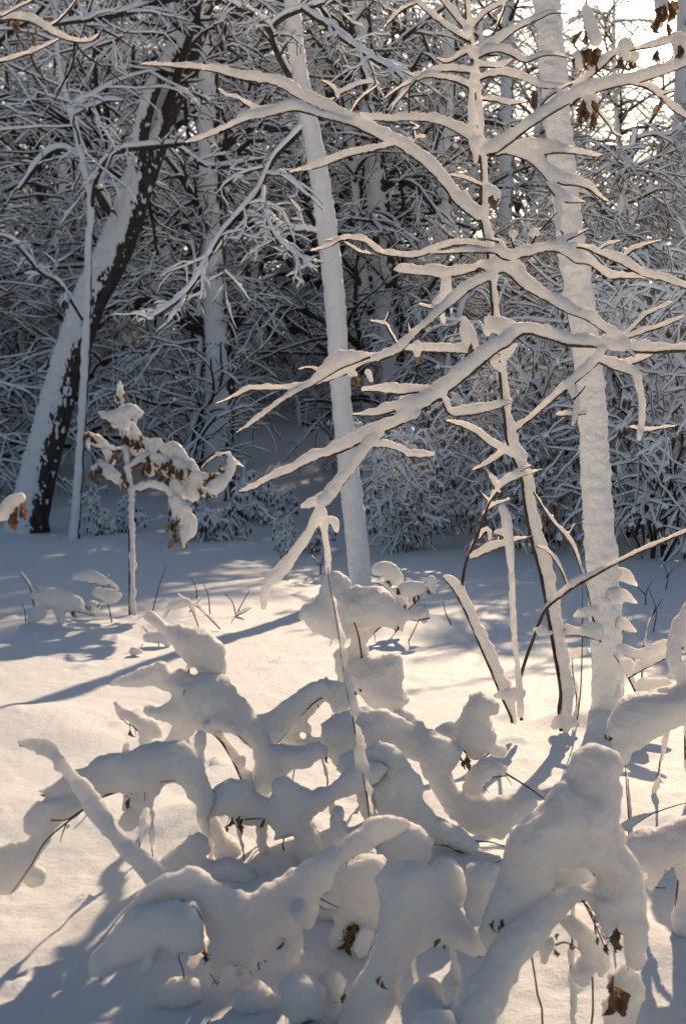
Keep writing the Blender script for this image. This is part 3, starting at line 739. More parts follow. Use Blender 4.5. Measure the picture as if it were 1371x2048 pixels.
        R = np.full(12, w * m) * np.linspace(.8, 1.2, 12)
        g = Geo(); tubes(g, C[None], R[None], 7, False); link('stem', g.mesh('stem', mat_ or TWIG), s.t)
        sn = s.rng.uniform(2, 5) * m * (1 + .4 * vnoise(np.stack([np.arange(12) * .9, np.full(12, x * .37), np.zeros(12)], -1)))
        W = np.tile([[0, -1.0, 0]], (12, 1)); T = nrm(np.gradient(C, axis=0)); U = nrm(np.cross(T, W))
        closed_tube(s.snow, C + np.stack([sn * .35, -.5 * sn, 0 * sn], -1), sn, sn, U, W)
    def done(s, voxel, it=3, amp=(0.006, 0.0018), freq=(16, 60), m=None):
        voxel_snow('snow', s.snow, voxel, it, m or SNOW, amp, freq, s.t)

# --- the forked sapling whose branches fill the upper half
hs_ = Plant('forked_sapling', 'forked sapling with thick snow along every spreading branch, beside the plastered trunk', 'tree', DR - .1, 101, base=(1130, 1446))
B, L, leaf = hs_.B, hs_.L, hs_.leaf
B([(1122, 1462, 20), (1118, 1420, 30), (1121, 1380, 29), (1108, 1300, 30), (1094, 1220, 30), (1081, 1150, 30), (1063, 1080, 30), (1051, 1020, 25), (1043, 960, 24), (1027, 920, 30), (1013, 880, 28), (1009, 840, 18), (1003, 790, 18), (999, 740, 16), (997, 690, 17), (986, 640, 15), (983, 600, 14), (979, 555, 16), (974, 500, 18), (962, 445, 20), (962, 400, 15), (963, 350, 14), (958, 300, 16), (952, 230, 14), (949, 160, 14), (944, 110, 10), (936, 67, 8)],
  w=4.2, dd=.1, side=1, name='trunk', taper=0.55, ww=0.95)
L([(1108, 1452, 8), (1125, 1440, 16), (1150, 1448, 9)], dd=0)
for b in [
    # upper left sweep
    [(968, 448, 18), (940, 432, 34), (905, 402, 30), (892, 382, 28), (860, 344, 28), (819, 311, 28), (790, 292, 28), (757, 277, 30), (728, 264, 32), (692, 244, 28), (644, 220, 26), (594, 196, 26), (553, 172, 26), (512, 164, 23), (466, 155, 20), (422, 143, 17), (361, 135, 12), (300, 131, 9), (282, 130, 4)],
    [(715, 256, 14), (687, 247, 18), (650, 237, 18), (612, 226, 22), (583, 222, 26), (542, 232, 24), (498, 240, 20), (472, 251, 16), (437, 266, 13), (396, 282, 11), (371, 286, 5)],
    [(580, 215, 12), (545, 222, 16), (512, 224, 14), (475, 199, 11), (451, 193, 8), (434, 178, 5)],
    [(785, 292, 10), (740, 303, 16), (705, 311, 19), (676, 321, 18), (638, 335, 16), (600, 343, 11), (579, 346, 5)],
    [(950, 288, 24), (940, 281, 24), (880, 249, 21), (819, 241, 20), (781, 244, 18), (740, 239, 15), (717, 229, 8)],
    [(644, 220, 6), (671, 194, 9), (658, 172, 9), (643, 163, 6)], [(674, 191, 10), (714, 172, 12), (743, 166, 9)],
    [(693, 242, 5), (717, 204, 9), (735, 188, 9), (757, 171, 4)],
    [(820, 309, 3), (828, 282, 6), (838, 276, 9), (850, 276, 6)], [(829, 284, 3), (826, 260, 8), (838, 258, 9), (816, 244, 4)],
    [(819, 241, 0), (817, 204, 3), (820, 172, 4), (833, 159, 8)],
    [(945, 180, 14), (906, 163, 15), (860, 155, 14), (833, 162, 11), (798, 178, 9), (763, 202, 4)], [(833, 160, 4), (812, 185, 8), (790, 210, 6), (782, 226, 3)],
    [(945, 147, 15), (883, 143, 16), (833, 154, 11), (804, 143, 5)],
    [(940, 104, 18), (895, 126, 12), (871, 117, 5)],
    [(940, 84, 14), (927, 79, 14), (883, 50, 14), (836, 10, 12), (800, -20, 10)], [(838, 4, 8), (801, 24, 10), (769, 56, 5)],
    [(936, 67, 14), (905, 32, 14), (880, 0, 12), (860, -30, 10)], [(937, 66, 20), (955, 46, 18), (974, 26, 13), (1020, 0, 11), (1060, -25, 9)],
    [(932, 50, 14), (930, 20, 13), (928, -20, 12)], [(985, 72, 3), (1006, 22, 6), (1016, -20, 8)],
    # upper right
    [(962, 312, 24), (990, 306, 34), (1020, 286, 32), (1048, 264, 26), (1092, 234, 30), (1154, 199, 33), (1226, 175, 31), (1278, 165, 28), (1329, 148, 27), (1371, 132, 25), (1450, 100, 24)],
    [(1060, 252, 0), (1087, 203, 6), (1127, 175, 8), (1154, 161, 6), (1175, 127, 5)],
    [(1140, 185, 6), (1175, 158, 18), (1209, 130, 22), (1230, 110, 16), (1266, 100, 9), (1305, 94, 15), (1347, 84, 20), (1371, 84, 20), (1440, 78, 20)],
    [(1228, 172, 0), (1247, 137, 5), (1264, 100, 8), (1257, 74, 3)],
    [(1262, 168, 12), (1292, 177, 17), (1319, 196, 15), (1343, 220, 15), (1371, 237, 15), (1430, 275, 12)], [(1316, 193, 10), (1347, 182, 8)],
    [(1182, 190, 14), (1192, 220, 9), (1216, 251, 9), (1226, 268, 8), (1245, 275, 5)],
    [(952, 162, 14), (996, 151, 17), (1044, 160, 18), (1079, 175, 16), (1113, 177, 13), (1128, 171, 7)],
    [(950, 134, 14), (1003, 134, 13), (1024, 120, 7)], [(948, 120, 16), (986, 104, 20), (1017, 110, 18), (1048, 125, 15), (1082, 113, 14), (1110, 111, 11), (1139, 117, 5)], [(1048, 125, 3), (1056, 148, 5)],
    [(946, 116, 18), (989, 93, 24), (1037, 58, 15), (1079, 38, 12), (1103, 27, 10), (1134, 27, 6)],
    [(960, 200, 8), (989, 203, 12), (1020, 210, 13), (1055, 203, 6)],
    [(965, 296, 24), (991, 312, 40), (1010, 308, 40), (1044, 318, 36), (1068, 334, 32), (1096, 364, 30)],
    [(1040, 302, 30), (1075, 300, 28), (1106, 292, 14), (1144, 296, 5)], [(1068, 312, 20), (1120, 306, 16), (1195, 314, 10), (1203, 311, 4)],
    [(1090, 348, 28), (1120, 368, 26), (1147, 371, 24), (1175, 378, 16), (1200, 398, 11), (1216, 404, 5)],
    [(1092, 372, 15), (1113, 396, 22), (1134, 405, 17), (1168, 405, 6)],
    [(962, 373, 9), (927, 358, 9), (900, 351, 5)],
    # middle tier, left
    [(975, 496, 12), (921, 490, 16), (877, 500, 17), (833, 515, 16), (801, 515, 16), (757, 507, 15), (731, 487, 15), (708, 480, 14), (685, 480, 13), (658, 494, 9), (622, 503, 5)],
    [(690, 481, 10), (668, 481, 9), (651, 482, 4)], [(684, 484, 6), (717, 505, 9), (746, 511, 8), (761, 517, 4)],
    [(995, 506, 15), (930, 505, 15), (906, 507, 14), (863, 508, 6)],
    [(964, 528, 12), (944, 543, 20), (892, 554, 25), (842, 550, 23), (795, 545, 20), (784, 541, 8)],
    [(991, 556, 18), (954, 571, 24), (921, 595, 23), (886, 623, 23), (857, 648, 18), (825, 676, 18), (801, 703, 24), (763, 720, 23), (728, 728, 23), (696, 747, 21), (644, 766, 19), (600, 783, 17), (550, 815, 14), (509, 846, 12), (474, 866, 5)],
    [(878, 622, 14), (838, 612, 10)], [(740, 714, 12), (710, 726, 30), (680, 738, 40), (640, 762, 28), (622, 772, 12)], [(642, 745, 8), (617, 737, 8), (598, 740, 5)],
    [(630, 768, 14), (598, 777, 16), (546, 780, 14), (498, 782, 13), (471, 795, 10), (433, 808, 4)],
    [(1002, 706, 10), (956, 707, 17), (921, 706, 21), (886, 704, 21), (839, 703, 19), (806, 702, 14)],
    [(790, 684, 8), (775, 659, 9), (769, 650, 10), (740, 643, 5)], [(769, 650, 6), (774, 635, 6), (779, 622, 4)], [(824, 678, 6), (816, 662, 6), (815, 646, 3)],
    # middle tier, right
    [(990, 508, 24), (1014, 520, 26), (1054, 512, 25), (1091, 503, 24), (1122, 507, 27), (1150, 526, 28), (1177, 530, 20), (1214, 555, 16), (1245, 557, 15), (1288, 557, 13), (1306, 555, 4)],
    [(1118, 486, 14), (1150, 473, 11), (1176, 458, 4)],
    [(1130, 492, 10), (1170, 498, 12), (1205, 514, 18), (1236, 526, 21), (1266, 543, 19), (1303, 558, 19), (1322, 561, 17), (1371, 578, 17), (1440, 604, 16)],
    [(1190, 506, 5), (1211, 492, 9), (1239, 483, 5)], [(1238, 524, 5), (1256, 508, 11), (1276, 496, 10), (1319, 482, 5)],
    [(1010, 502, 6), (999, 486, 10), (978, 480, 9), (956, 477, 5)], [(1027, 497, 0), (1022, 476, 8), (1030, 470, 9)], [(1064, 488, 0), (1073, 467, 10), (1085, 455, 4), (1113, 425, 2)],
    [(958, 536, 18), (985, 548, 42), (1010, 546, 40), (1042, 574, 33), (1088, 601, 29), (1134, 626, 27), (1171, 640, 26), (1205, 663, 23), (1233, 684, 19), (1266, 714, 7)],
    # lower right arm and its left continuation
    ]:
    B(b)
B([(1450, 700, 20), (1371, 701, 19), (1319, 704, 23), (1272, 703, 26), (1233, 699, 26), (1190, 693, 26), (1134, 690, 29), (1110, 681, 30), (1079, 673, 29), (1054, 666, 27), (1033, 675, 32), (1014, 692, 32), (993, 703, 32), (950, 740, 35), (898, 782, 34), (877, 799, 38), (848, 815, 32), (807, 846, 28), (759, 867, 30), (697, 897, 29), (663, 911, 26), (632, 918, 21), (581, 945, 19), (543, 959, 17), (502, 981, 15), (476, 985, 5)], w=3.6, dd=-0.35)
for b in [
    [(990, 640, 14), (1010, 655, 20), (1030, 668, 20)],
    [(868, 790, 24), (852, 783, 18), (800, 788, 23), (763, 784, 20), (725, 783, 11)], [(830, 806, 22), (807, 816, 24), (773, 827, 23), (749, 832, 19), (704, 831, 7)],
    [(885, 800, 28), (860, 804, 38), (825, 806, 28), (800, 801, 10)],
    [(885, 806, 20), (900, 830, 22), (945, 830, 25), (994, 817, 20), (1023, 804, 9)], [(892, 844, 8), (941, 862, 18), (975, 889, 18), (1002, 904, 20), (1030, 920, 16)],
    [(1006, 910, 16), (975, 930, 15), (945, 941, 5)],
    [(1017, 886, 12), (1033, 861, 14), (1063, 838, 15), (1093, 811, 15), (1134, 777, 20), (1156, 761, 22), (1196, 726, 26), (1211, 704, 22)],
    [(1190, 722, 20), (1226, 739, 28), (1266, 752, 22)], [(1250, 735, 20), (1297, 715, 16), (1315, 700, 9)],
    [(1242, 678, 8), (1276, 647, 13), (1291, 632, 13), (1343, 607, 8)], [(1248, 679, 8), (1282, 667, 13), (1319, 656, 13), (1365, 636, 7)],
    [(765, 872, 26), (739, 898, 28), (711, 936, 26), (680, 977, 28), (652, 1012, 28)], [(660, 1000, 24), (625, 1014, 24), (604, 1017, 13)],
    [(745, 894, 18), (770, 894, 16), (797, 902, 18), (817, 914, 19), (866, 914, 12)], [(740, 890, 14), (752, 876, 12), (757, 862, 4)],
    [(797, 850, 20), (831, 838, 20), (842, 826, 10)],
    [(1259, 856, 8), (1287, 864, 13), (1320, 858, 10), (1352, 853, 5)], [(1257, 814, 6), (1283, 813, 8)],
    [(1113, 832, 9), (1135, 832, 15), (1171, 828, 8)], [(1145, 800, 3), (1160, 785, 3), (1170, 772, 0)]]:
    B(b)
for l in [[(892, 560, 9), (889, 590, 9), (873, 606, 9), (880, 622, 7), (887, 644, 3)], [(1115, 400, 8), (1117, 430, 6), (1113, 460, 3)],
          [(1272, 748, 8), (1279, 782, 6), (1283, 810, 6), (1282, 845, 6), (1276, 876, 4)], [(1143, 776, 8), (1153, 806, 7), (1145, 848, 4)],
          [(640, 1018, 9), (616, 1068, 9), (590, 1104, 10), (562, 1140, 13), (534, 1166, 10), (529, 1190, 7), (527, 1216, 4)],
          [(645, 1024, 7), (649, 1069, 6), (654, 1100, 6), (656, 1146, 4)], [(652, 1040, 7), (668, 1042, 8), (672, 1062, 4)],
          [(925, 642, 9), (933, 662, 13), (943, 690, 12)], [(978, 380, 12), (990, 388, 12), (992, 402, 7)], [(950, 282, 13), (951, 305, 9), (950, 322, 4)],
          [(975, 640, 9), (990, 650, 16), (1005, 655, 14)], [(972, 655, 7), (975, 668, 5)], [(1030, 690, 4), (1010, 712, 8), (985, 722, 6), (998, 735, 8)],
          [(1245, 690, 14), (1210, 685, 16)], [(833, 690, 9), (833, 708, 6)], [(1024, 468, 8), (1028, 468, 7)], [(1066, 465, 8), (1072, 466, 6)],
          [(945, 262, 7), (941, 206, 6), (946, 150, 6)], [(735, 744, 6), (742, 760, 4)], [(700, 745, 8), (710, 750, 5)]]:
    L(l)
for (x, y, sz, n) in [(950, 305, 36, 2), (992, 398, 34, 2), (1030, 322, 18, 1), (925, 650, 28, 2), (943, 690, 30, 3), (833, 700, 28, 2), (1276, 660, 22, 1), (708, 748, 26, 2), (660, 768, 16, 1),
                      (1072, 180, 44, 2), (1118, 460, 18, 1), (1170, 60, 40, 3), (1186, 92, 46, 4), (1160, 128, 24, 2), (1248, 110, 36, 3), (1262, 122, 28, 2), (1170, 200, 56, 4), (1178, 222, 40, 3), (1320, 205, 32, 2),
                      (1320, 100, 30, 3), (1356, 96, 36, 3), (1330, 10, 50, 4), (1325, 40, 40, 3)]:
    leaf(x, y, sz, n)
for l in [[(1172, 20, 9), (1180, 50, 12), (1190, 82, 11)], [(1155, 112, 10), (1160, 130, 7)], [(1247, 88, 13), (1245, 110, 10)], [(1268, 112, 9), (1262, 124, 7)], [(1178, 200, 12), (1172, 224, 8)], [(1320, 30, 9), (1318, 50, 7)], [(1322, -10, 14), (1322, 20, 12)], [(1360, 86, 14), (1358, 110, 9)]]:
    L(l)
hs_.B([(1172, 20, 3), (1180, 60, 5), (1186, 90, 4)], w=1.4); hs_.B([(1168, -40, 6), (1172, 20, 4)], w=1.6); hs_.B([(1330, -60, 8), (1326, -10, 6), (1320, 30, 4)], w=1.8)
hs_.done(0.0062, 2, amp=(0.0035, 0.0012), freq=(26, 80))

# --- thin red-brown twigs left of the sapling
tw = Plant('twiggy_shrub', 'thin red-brown shrub in a V with one long twig reaching right across the plastered trunk', 'shrub', DR - .15, 102, base=(1025, 1436))
B, L, leaf = tw.B, tw.L, tw.leaf
B([(1024, 1446, 8), (1020, 1430, 14), (1003, 1393, 27), (985, 1350, 27), (963, 1300, 25), (937, 1240, 22), (915, 1195, 22), (897, 1168, 22), (886, 1156, 12)], w=3.2, side=1, name='stem', mat_=BARK, dd=.1)
B([(1042, 1440, 4), (1038, 1372, 0), (1047, 1330, 5), (1065, 1280, 0), (1090, 1220, 8), (1130, 1186, 16), (1150, 1172, 18), (1190, 1150, 13), (1225, 1130, 9), (1300, 1095, 10), (1371, 1065, 9), (1450, 1030, 9)], w=3.2, name='stem', mat_=TWIG, dd=-.25, taper=.7)
B([(922, 1178, 8), (930, 1130, 3), (943, 1095, 6), (960, 1055, 3), (975, 1012, 5), (993, 985, 12), (1015, 962, 14), (1040, 942, 10), (1062, 932, 4)], w=3.0, mat_=TWIG, dd=-.1)
for b in [[(993, 985, 12), (980, 962, 14), (969, 938, 4)], [(1000, 975, 14), (1035, 956, 14), (1083, 940, 4)], [(965, 1030, 5), (985, 1014, 9), (1018, 1000, 6)], [(957, 982, 4), (972, 1000, 8), (985, 1012, 8)],
          [(943, 1118, 14), (960, 1112, 20), (985, 1100, 20), (1015, 1088, 14), (1063, 1074, 6)], [(1134, 1176, 5), (1120, 1140, 8), (1095, 1105, 9), (1070, 1092, 5)],
          [(1066, 985, 4), (1100, 1040, 10), (1138, 1085, 10), (1160, 1140, 9), (1178, 1200, 4), (1190, 1290, 3)], [(1107, 1030, 4), (1125, 1000, 3), (1147, 980, 0)], [(1138, 1068, 6), (1150, 1048, 3), (1166, 1038, 0)],
          [(958, 1080, 5), (972, 1062, 14), (975, 1080, 8)]]:
    B(b, mat_=TWIG, w=1.7)
for l in [[(1041, 1432, 5), (1038, 1380, 6), (1034, 1330, 5), (1028, 1280, 5), (1024, 1200, 5), (1021, 1130, 5), (1017, 1085, 8), (1012, 1040, 9), (1002, 1012, 6)], [(1018, 1388, 15), (1036, 1386, 15)],
          [(990, 1392, 4), (1006, 1390, 10)], [(992, 1064, 5), (1010, 1066, 9)], [(1083, 1262, 12), (1070, 1258, 6), (1100, 1266, 5)], [(995, 1345, 5), (1000, 1347, 5)]]:
    L(l)
tw.done(0.006, 2, amp=(0.003, 0.0012), freq=(26, 80))

# --- leafy twigs round the foot of the plastered trunk
fw = Plant('trunk_foot_brush', 'small brush with pointed snow-covered leaves around the foot of the plastered trunk', 'shrub', DR + .02, 103, base=(1195, 1448))
B, L = fw.B, fw.L
B([(1278, 1400, 4), (1262, 1368, 10), (1245, 1335, 14), (1226, 1310, 8)], w=2.4, mat_=TWIG, name='stem'); B([(1255, 1356, 8), (1290, 1336, 22), (1320, 1322, 20), (1345, 1308, 10)], w=2.0, mat_=TWIG)
B([(1272, 1450, 0), (1281, 1380, 4), (1284, 1310, 4), (1292, 1260, 5), (1309, 1216, 4)], w=2.0, mat_=TWIG, name='stem')
B([(1153, 1442, 2), (1160, 1380, 3), (1163, 1300, 2), (1164, 1220, 0), (1164, 1150, 0)], w=1.4, mat_=TWIG, name='stem'); B([(1148, 1438, 6), (1152, 1400, 8), (1145, 1350, 5), (1142, 1306, 5)], w=1.6, mat_=TWIG, name='stem')
B([(1200, 1284, 5), (1190, 1250, 8), (1175, 1215, 5)], w=2.2, mat_=TWIG); B([(1195, 1280, 14), (1160, 1272, 22), (1120, 1268, 22), (1117, 1258, 8)], w=1.5, mat_=TWIG)
for l in [[(1238, 1296, 10), (1280, 1308, 11), (1330, 1288, 10), (1338, 1284, 6)], [(1283, 1374, 15), (1330, 1372, 13), (1344, 1374, 5)], [(1225, 1152, 12), (1248, 1152, 14), (1274, 1172, 3)], [(1220, 1190, 14), (1245, 1192, 13), (1272, 1206, 3)],
          [(1226, 1245, 12), (1245, 1248, 12), (1270, 1263, 3)], [(1148, 1232, 4), (1165, 1226, 11), (1190, 1222, 13)], [(1170, 1250, 10), (1195, 1262, 14)], [(1144, 1310, 9), (1162, 1304, 9), (1174, 1302, 4)], [(1250, 1330, 16), (1262, 1340, 12)],
          [(1280, 1330, 12), (1300, 1318, 11)], [(1240, 1370, 6), (1232, 1392, 5)]]:
    L(l, wd=0.55)
fw.done(0.006, 2, amp=(0.003, 0.0012), freq=(26, 80))

# --- right-hand shrubs
rs = Plant('arching_shrub', 'arched shrub stem thickly coated with snow and ending in a brown leaf tip', 'shrub', 5.6, 104, base=(1330, 1620))
L = rs.L
rs.S([(1212, 1465), (1218, 1440), (1240, 1405), (1280, 1390), (1330, 1385), (1371, 1368), (1440, 1350), (1440, 1425), (1371, 1440), (1330, 1452), (1295, 1478), (1260, 1500), (1245, 1530), (1232, 1532), (1228, 1500), (1225, 1475)], 0, gx=.1)
L([(1400, 1190, 14), (1371, 1240, 16), (1352, 1280, 14), (1345, 1310, 12), (1360, 1345, 13), (1380, 1390, 16)], dd=.1); L([(1360, 1250, 14), (1368, 1290, 12)]); L([(1345, 1320, 9), (1352, 1345, 6)])
rs.leaf(1219, 1462, 24, 2); rs.leaf(1360, 1420, 34, 3); rs.leaf(1364, 1275, 34, 3); rs.stem(1380, 1400, 1400, w=5); rs.stem(1330, 1430, 1345, w=3); rs.stem(1275, 1440, 1320, w=3)
rs.done(0.006, 3, amp=(0.0085, 0.0035), freq=(12, 75))

# --- foreground, each bent bush by itself
c1 = Plant('snow_hooded_bush', 'largest hooded bush of the foreground, twin snow arms hanging over a dark curled leaf', 'shrub', 3.38, 105, base=(1140, 1960))
L = c1.L; S = c1.S
S([(1130, 1560), (1132, 1535), (1145, 1510), (1175, 1492), (1205, 1492), (1228, 1510), (1237, 1540), (1238, 1605), (1230, 1640), (1247, 1680), (1262, 1712), (1282, 1745), (1290, 1780), (1288, 1830), (1292, 1880), (1292, 1915), (1275, 1935), (1255, 1930), (1245, 1905), (1248, 1870), (1235, 1858), (1205, 1872), (1195, 1850), (1175, 1810), (1150, 1790), (1155, 1772), (1180, 1770), (1190, 1755), (1165, 1728), (1110, 1728), (1108, 1760), (1085, 1790), (1055, 1820), (1040, 1840), (1025, 1875), (1000, 1885), (975, 1893), (958, 1860), (965, 1830), (985, 1790), (1000, 1750), (1022, 1690), (1024, 1670), (1040, 1640), (1075, 1620), (1110, 1588)], 0, k=.95, rmax=64)
S([(1120, 1560), (1160, 1570), (1215, 1590), (1235, 1625), (1215, 1660), (1150, 1690), (1090, 1690), (1060, 1650)], -.03, rmax=60)
S([(1100, 1725), (1150, 1715), (1190, 1730), (1195, 1765), (1165, 1800), (1130, 1795), (1105, 1775)], .12); S([(1070, 1790), (1110, 1775), (1120, 1800), (1090, 1830), (1060, 1830)], .14)
L([(1150, 1780, 18), (1130, 1800, 25), (1085, 1835, 31), (1040, 1872, 33), (1005, 1930, 35), (965, 2000, 41), (920, 2075, 50)], dd=-.22)
S([(1105, 1825), (1140, 1830), (1180, 1850), (1212, 1890), (1222, 1930), (1200, 1945), (1190, 1925), (1170, 1965), (1150, 1960), (1140, 1945), (1165, 1915), (1150, 1880), (1120, 1855)], .08); S([(1185, 1795), (1215, 1800), (1235, 1850), (1212, 1875), (1195, 1845)], -.06); S([(1075, 1880), (1105, 1870), (1110, 1900), (1085, 1928), (1075, 1905)], .06)
S([(1215, 1950), (1245, 1930), (1275, 1945), (1290, 1975), (1282, 2010), (1270, 2070), (1215, 2070), (1205, 2010), (1222, 1985)], .02, k=.8)
c1.leaf(990, 1840, 34, 4, 8, dd=-.06); c1.leaf(1004, 1856, 30, 3, 6, dd=-.05); c1.leaf(1230, 1965, 60, 3, 8, dd=-.06); c1.leaf(1225, 1990, 64, 2, 8, dd=-.06); c1.leaf(1232, 1865, 40, 3, 8, dd=-.1); c1.leaf(1130, 1790, 22, 3, 10, dd=-.1); c1.leaf(1185, 1855, 24, 2); c1.leaf(1118, 1900, 24, 3, 16, dd=-.05)
for x, y, x2 in [(1150, 1760, 1150), (1200, 1740, 1170), (1260, 1900, 1250), (1060, 1770, 1110)]: c1.stem(x, y, x2, w=4)
c1.B([(1150, 1775, 0), (1180, 1830, 0), (1215, 1910, 0)], w=2.5, mat_=TWIG); c1.B([(1110, 1890, 0), (1130, 1885, 0), (1160, 1900, 0)], w=2, mat_=TWIG)
c1.done(0.0058, 3, amp=(0.0085, 0.0035), freq=(12, 75))

c2 = Plant('snow_mound_bush', 'broad dome of snow over a bush, one leaf tip poking out, beside the hooded bush', 'shrub', 3.42, 106, base=(800, 1990))
L = c2.L; S = c2.S
S([(757, 1765), (775, 1742), (810, 1728), (845, 1728), (865, 1745), (890, 1780), (920, 1820), (945, 1860), (985, 1895), (990, 1915), (960, 1908), (920, 1890), (885, 1878), (860, 1880), (830, 1905), (800, 1940), (790, 1960), (785, 2000), (760, 2070), (660, 2070), (690, 2010), (735, 1930), (755, 1890), (762, 1830)], 0, rmax=60)
L([(855, 1995, 32), (848, 2030, 44), (870, 2070, 48)], dd=-.3)
c2.leaf(880, 1876, 26, 2, 3, dd=-.06); c2.leaf(762, 1955, 22, 2, 5, dd=-.2); c2.leaf(832, 1900, 12, 1)
for x, y in [(820, 1850), (900, 1890), (780, 1960), (860, 2040)]: c2.stem(x, y, w=4)
c2.B([(858, 1878, 0), (850, 1890, 0), (830, 1908, 0)], w=1.5, mat_=TWIG)
c2.done(0.0058, 3, amp=(0.0085, 0.0035), freq=(12, 75))

c3 = Plant('lumpy_bush', 'low tangle of fat snow lumps in the middle of the foreground with a penguin-shaped lump', 'shrub', 4.75, 107, base=(850, 1700))
L = c3.L; S = c3.S
S([(640, 1450), (668, 1432), (710, 1418), (760, 1420), (800, 1436), (830, 1452), (870, 1465), (905, 1480), (922, 1505), (905, 1530), (895, 1545), (910, 1580), (940, 1600), (990, 1590), (1060, 1595), (1075, 1608), (1050, 1630), (1015, 1650), (1000, 1672), (960, 1668), (930, 1650), (905, 1635), (880, 1600), (860, 1560), (840, 1520), (800, 1500), (760, 1500), (720, 1500), (690, 1520), (672, 1530), (655, 1500), (648, 1480)], 0)
S([(676, 1535), (685, 1515), (720, 1500), (760, 1483), (790, 1495), (820, 1530), (840, 1570), (845, 1610), (870, 1635), (915, 1655), (935, 1665), (955, 1690), (940, 1705), (900, 1690), (860, 1680), (820, 1665), (780, 1640), (745, 1610), (730, 1570), (750, 1560), (768, 1540), (735, 1535), (700, 1555)], -.18)
S([(912, 1450), (925, 1420), (940, 1390), (960, 1382), (985, 1390), (995, 1405), (990, 1418), (975, 1425), (978, 1450), (988, 1475), (985, 1495), (965, 1512), (945, 1515), (928, 1500), (918, 1480)], .05)
S([(925, 1580), (940, 1545), (965, 1520), (990, 1520), (1012, 1535), (1010, 1548), (985, 1552), (965, 1565), (960, 1590), (935, 1590)], 0); S([(870, 1462), (890, 1450), (918, 1445), (930, 1470), (920, 1490), (895, 1480)], .12); L([(985, 1500, 12), (1002, 1504, 12)])
S([(880, 1750), (900, 1715), (930, 1700), (950, 1695), (985, 1690), (1015, 1700), (990, 1715), (960, 1720), (930, 1740), (905, 1790), (890, 1790)], .1, k=.7); S([(795, 1650), (840, 1668), (870, 1685), (880, 1720), (850, 1745), (815, 1725), (790, 1690)], .15); L([(800, 1430, 12), (822, 1446, 11), (845, 1450, 8)], dd=.1)
c3.B([(1004, 1543, 0), (1045, 1568, 3), (1070, 1585, 14), (1096, 1606, 12)], w=2.0, mat_=TWIG); c3.B([(838, 1668, 5), (836, 1690, 0), (842, 1728, 0)], w=1.6, mat_=TWIG); c3.B([(950, 1682, 0), (985, 1685, 4), (1022, 1700, 3)], w=1.6, mat_=TWIG)
c3.B([(940, 1748, 0), (965, 1732, 0), (985, 1732, 0)], w=1.5, mat_=TWIG)
c3.leaf(925, 1518, 30, 3, 6, dd=-.1); c3.leaf(988, 1738, 20, 2, 5); c3.leaf(1010, 1650, 14, 1)
for x, y in [(760, 1600), (840, 1600), (960, 1640), (950, 1500), (700, 1470), (900, 1680), (970, 1560), (1040, 1620), (990, 1732)]: c3.stem(x, y, w=3)
c3.done(0.0058, 3, amp=(0.0085, 0.0035), freq=(12, 75))

c4 = Plant('tower_bush', 'stack of snow masses on an upright twig, a broad cap above a narrow waist', 'shrub', 5.4, 108, base=(745, 1590))
L = c4.L; S = c4.S
S([(597, 1228), (605, 1215), (640, 1195), (650, 1170), (655, 1150), (675, 1143), (690, 1155), (697, 1180), (720, 1175), (755, 1175), (785, 1195), (805, 1218), (830, 1222), (855, 1222), (857, 1232), (830, 1238), (808, 1236), (803, 1262), (780, 1252), (740, 1250), (700, 1248), (690, 1275), (665, 1270), (640, 1262), (615, 1248), (608, 1236), (597, 1236)], 0)
L([(668, 1165, 16), (672, 1180, 22), (674, 1200, 18)], dd=-.06)
S([(688, 1245), (700, 1255), (730, 1258), (760, 1248), (740, 1270), (728, 1280), (735, 1312), (718, 1308), (700, 1312), (706, 1280), (695, 1262)], .02)
S([(672, 1310), (685, 1300), (700, 1320), (725, 1308), (750, 1318), (775, 1310), (798, 1305), (800, 1330), (802, 1355), (795, 1368), (800, 1385), (815, 1402), (800, 1408), (803, 1425), (790, 1435), (765, 1428), (745, 1415), (730, 1395), (720, 1385), (700, 1380), (680, 1360), (675, 1335)], 0)
c4.leaf(712, 1380, 20, 2, 3, dd=-.1); c4.leaf(668, 1262, 20, 3, 6); c4.leaf(795, 1250, 20, 2, 4, dd=-.05)
c4.stem(740, 1400, 745, w=3); c4.stem(765, 1430, 760, w=3); c4.B([(735, 1400, 0), (725, 1330, 0), (716, 1270, 0), (700, 1225, 0)], w=2.5, mat_=TWIG)
c4.done(0.0058, 3, amp=(0.0085, 0.0035), freq=(12, 75))

ws = Plant('upright_stalk', 'single thin stalk with beads of snow rising in front of the stacked snow masses', 'plant', 4.25, 109, base=(738, 1650))
ws.B([(742, 1700, 9), (740, 1660, 9), (734, 1600, 11), (722, 1530, 15), (713, 1490, 15), (706, 1440, 11), (698, 1405, 13), (686, 1340, 12), (676, 1265, 12), (666, 1205, 9), (660, 1175, 3), (656, 1150, 3), (655, 1136, 6)], w=1.5, side=1, mat_=TWIG, name='stem', dd=.05, jit=.4)
ws.L([(709, 1425, 9), (705, 1395, 7)]); ws.L([(722, 1530, 11), (716, 1500, 7)]); ws.stem(742, 1698, w=2)
ws.done(0.005, 2, amp=(0.003, 0.001))

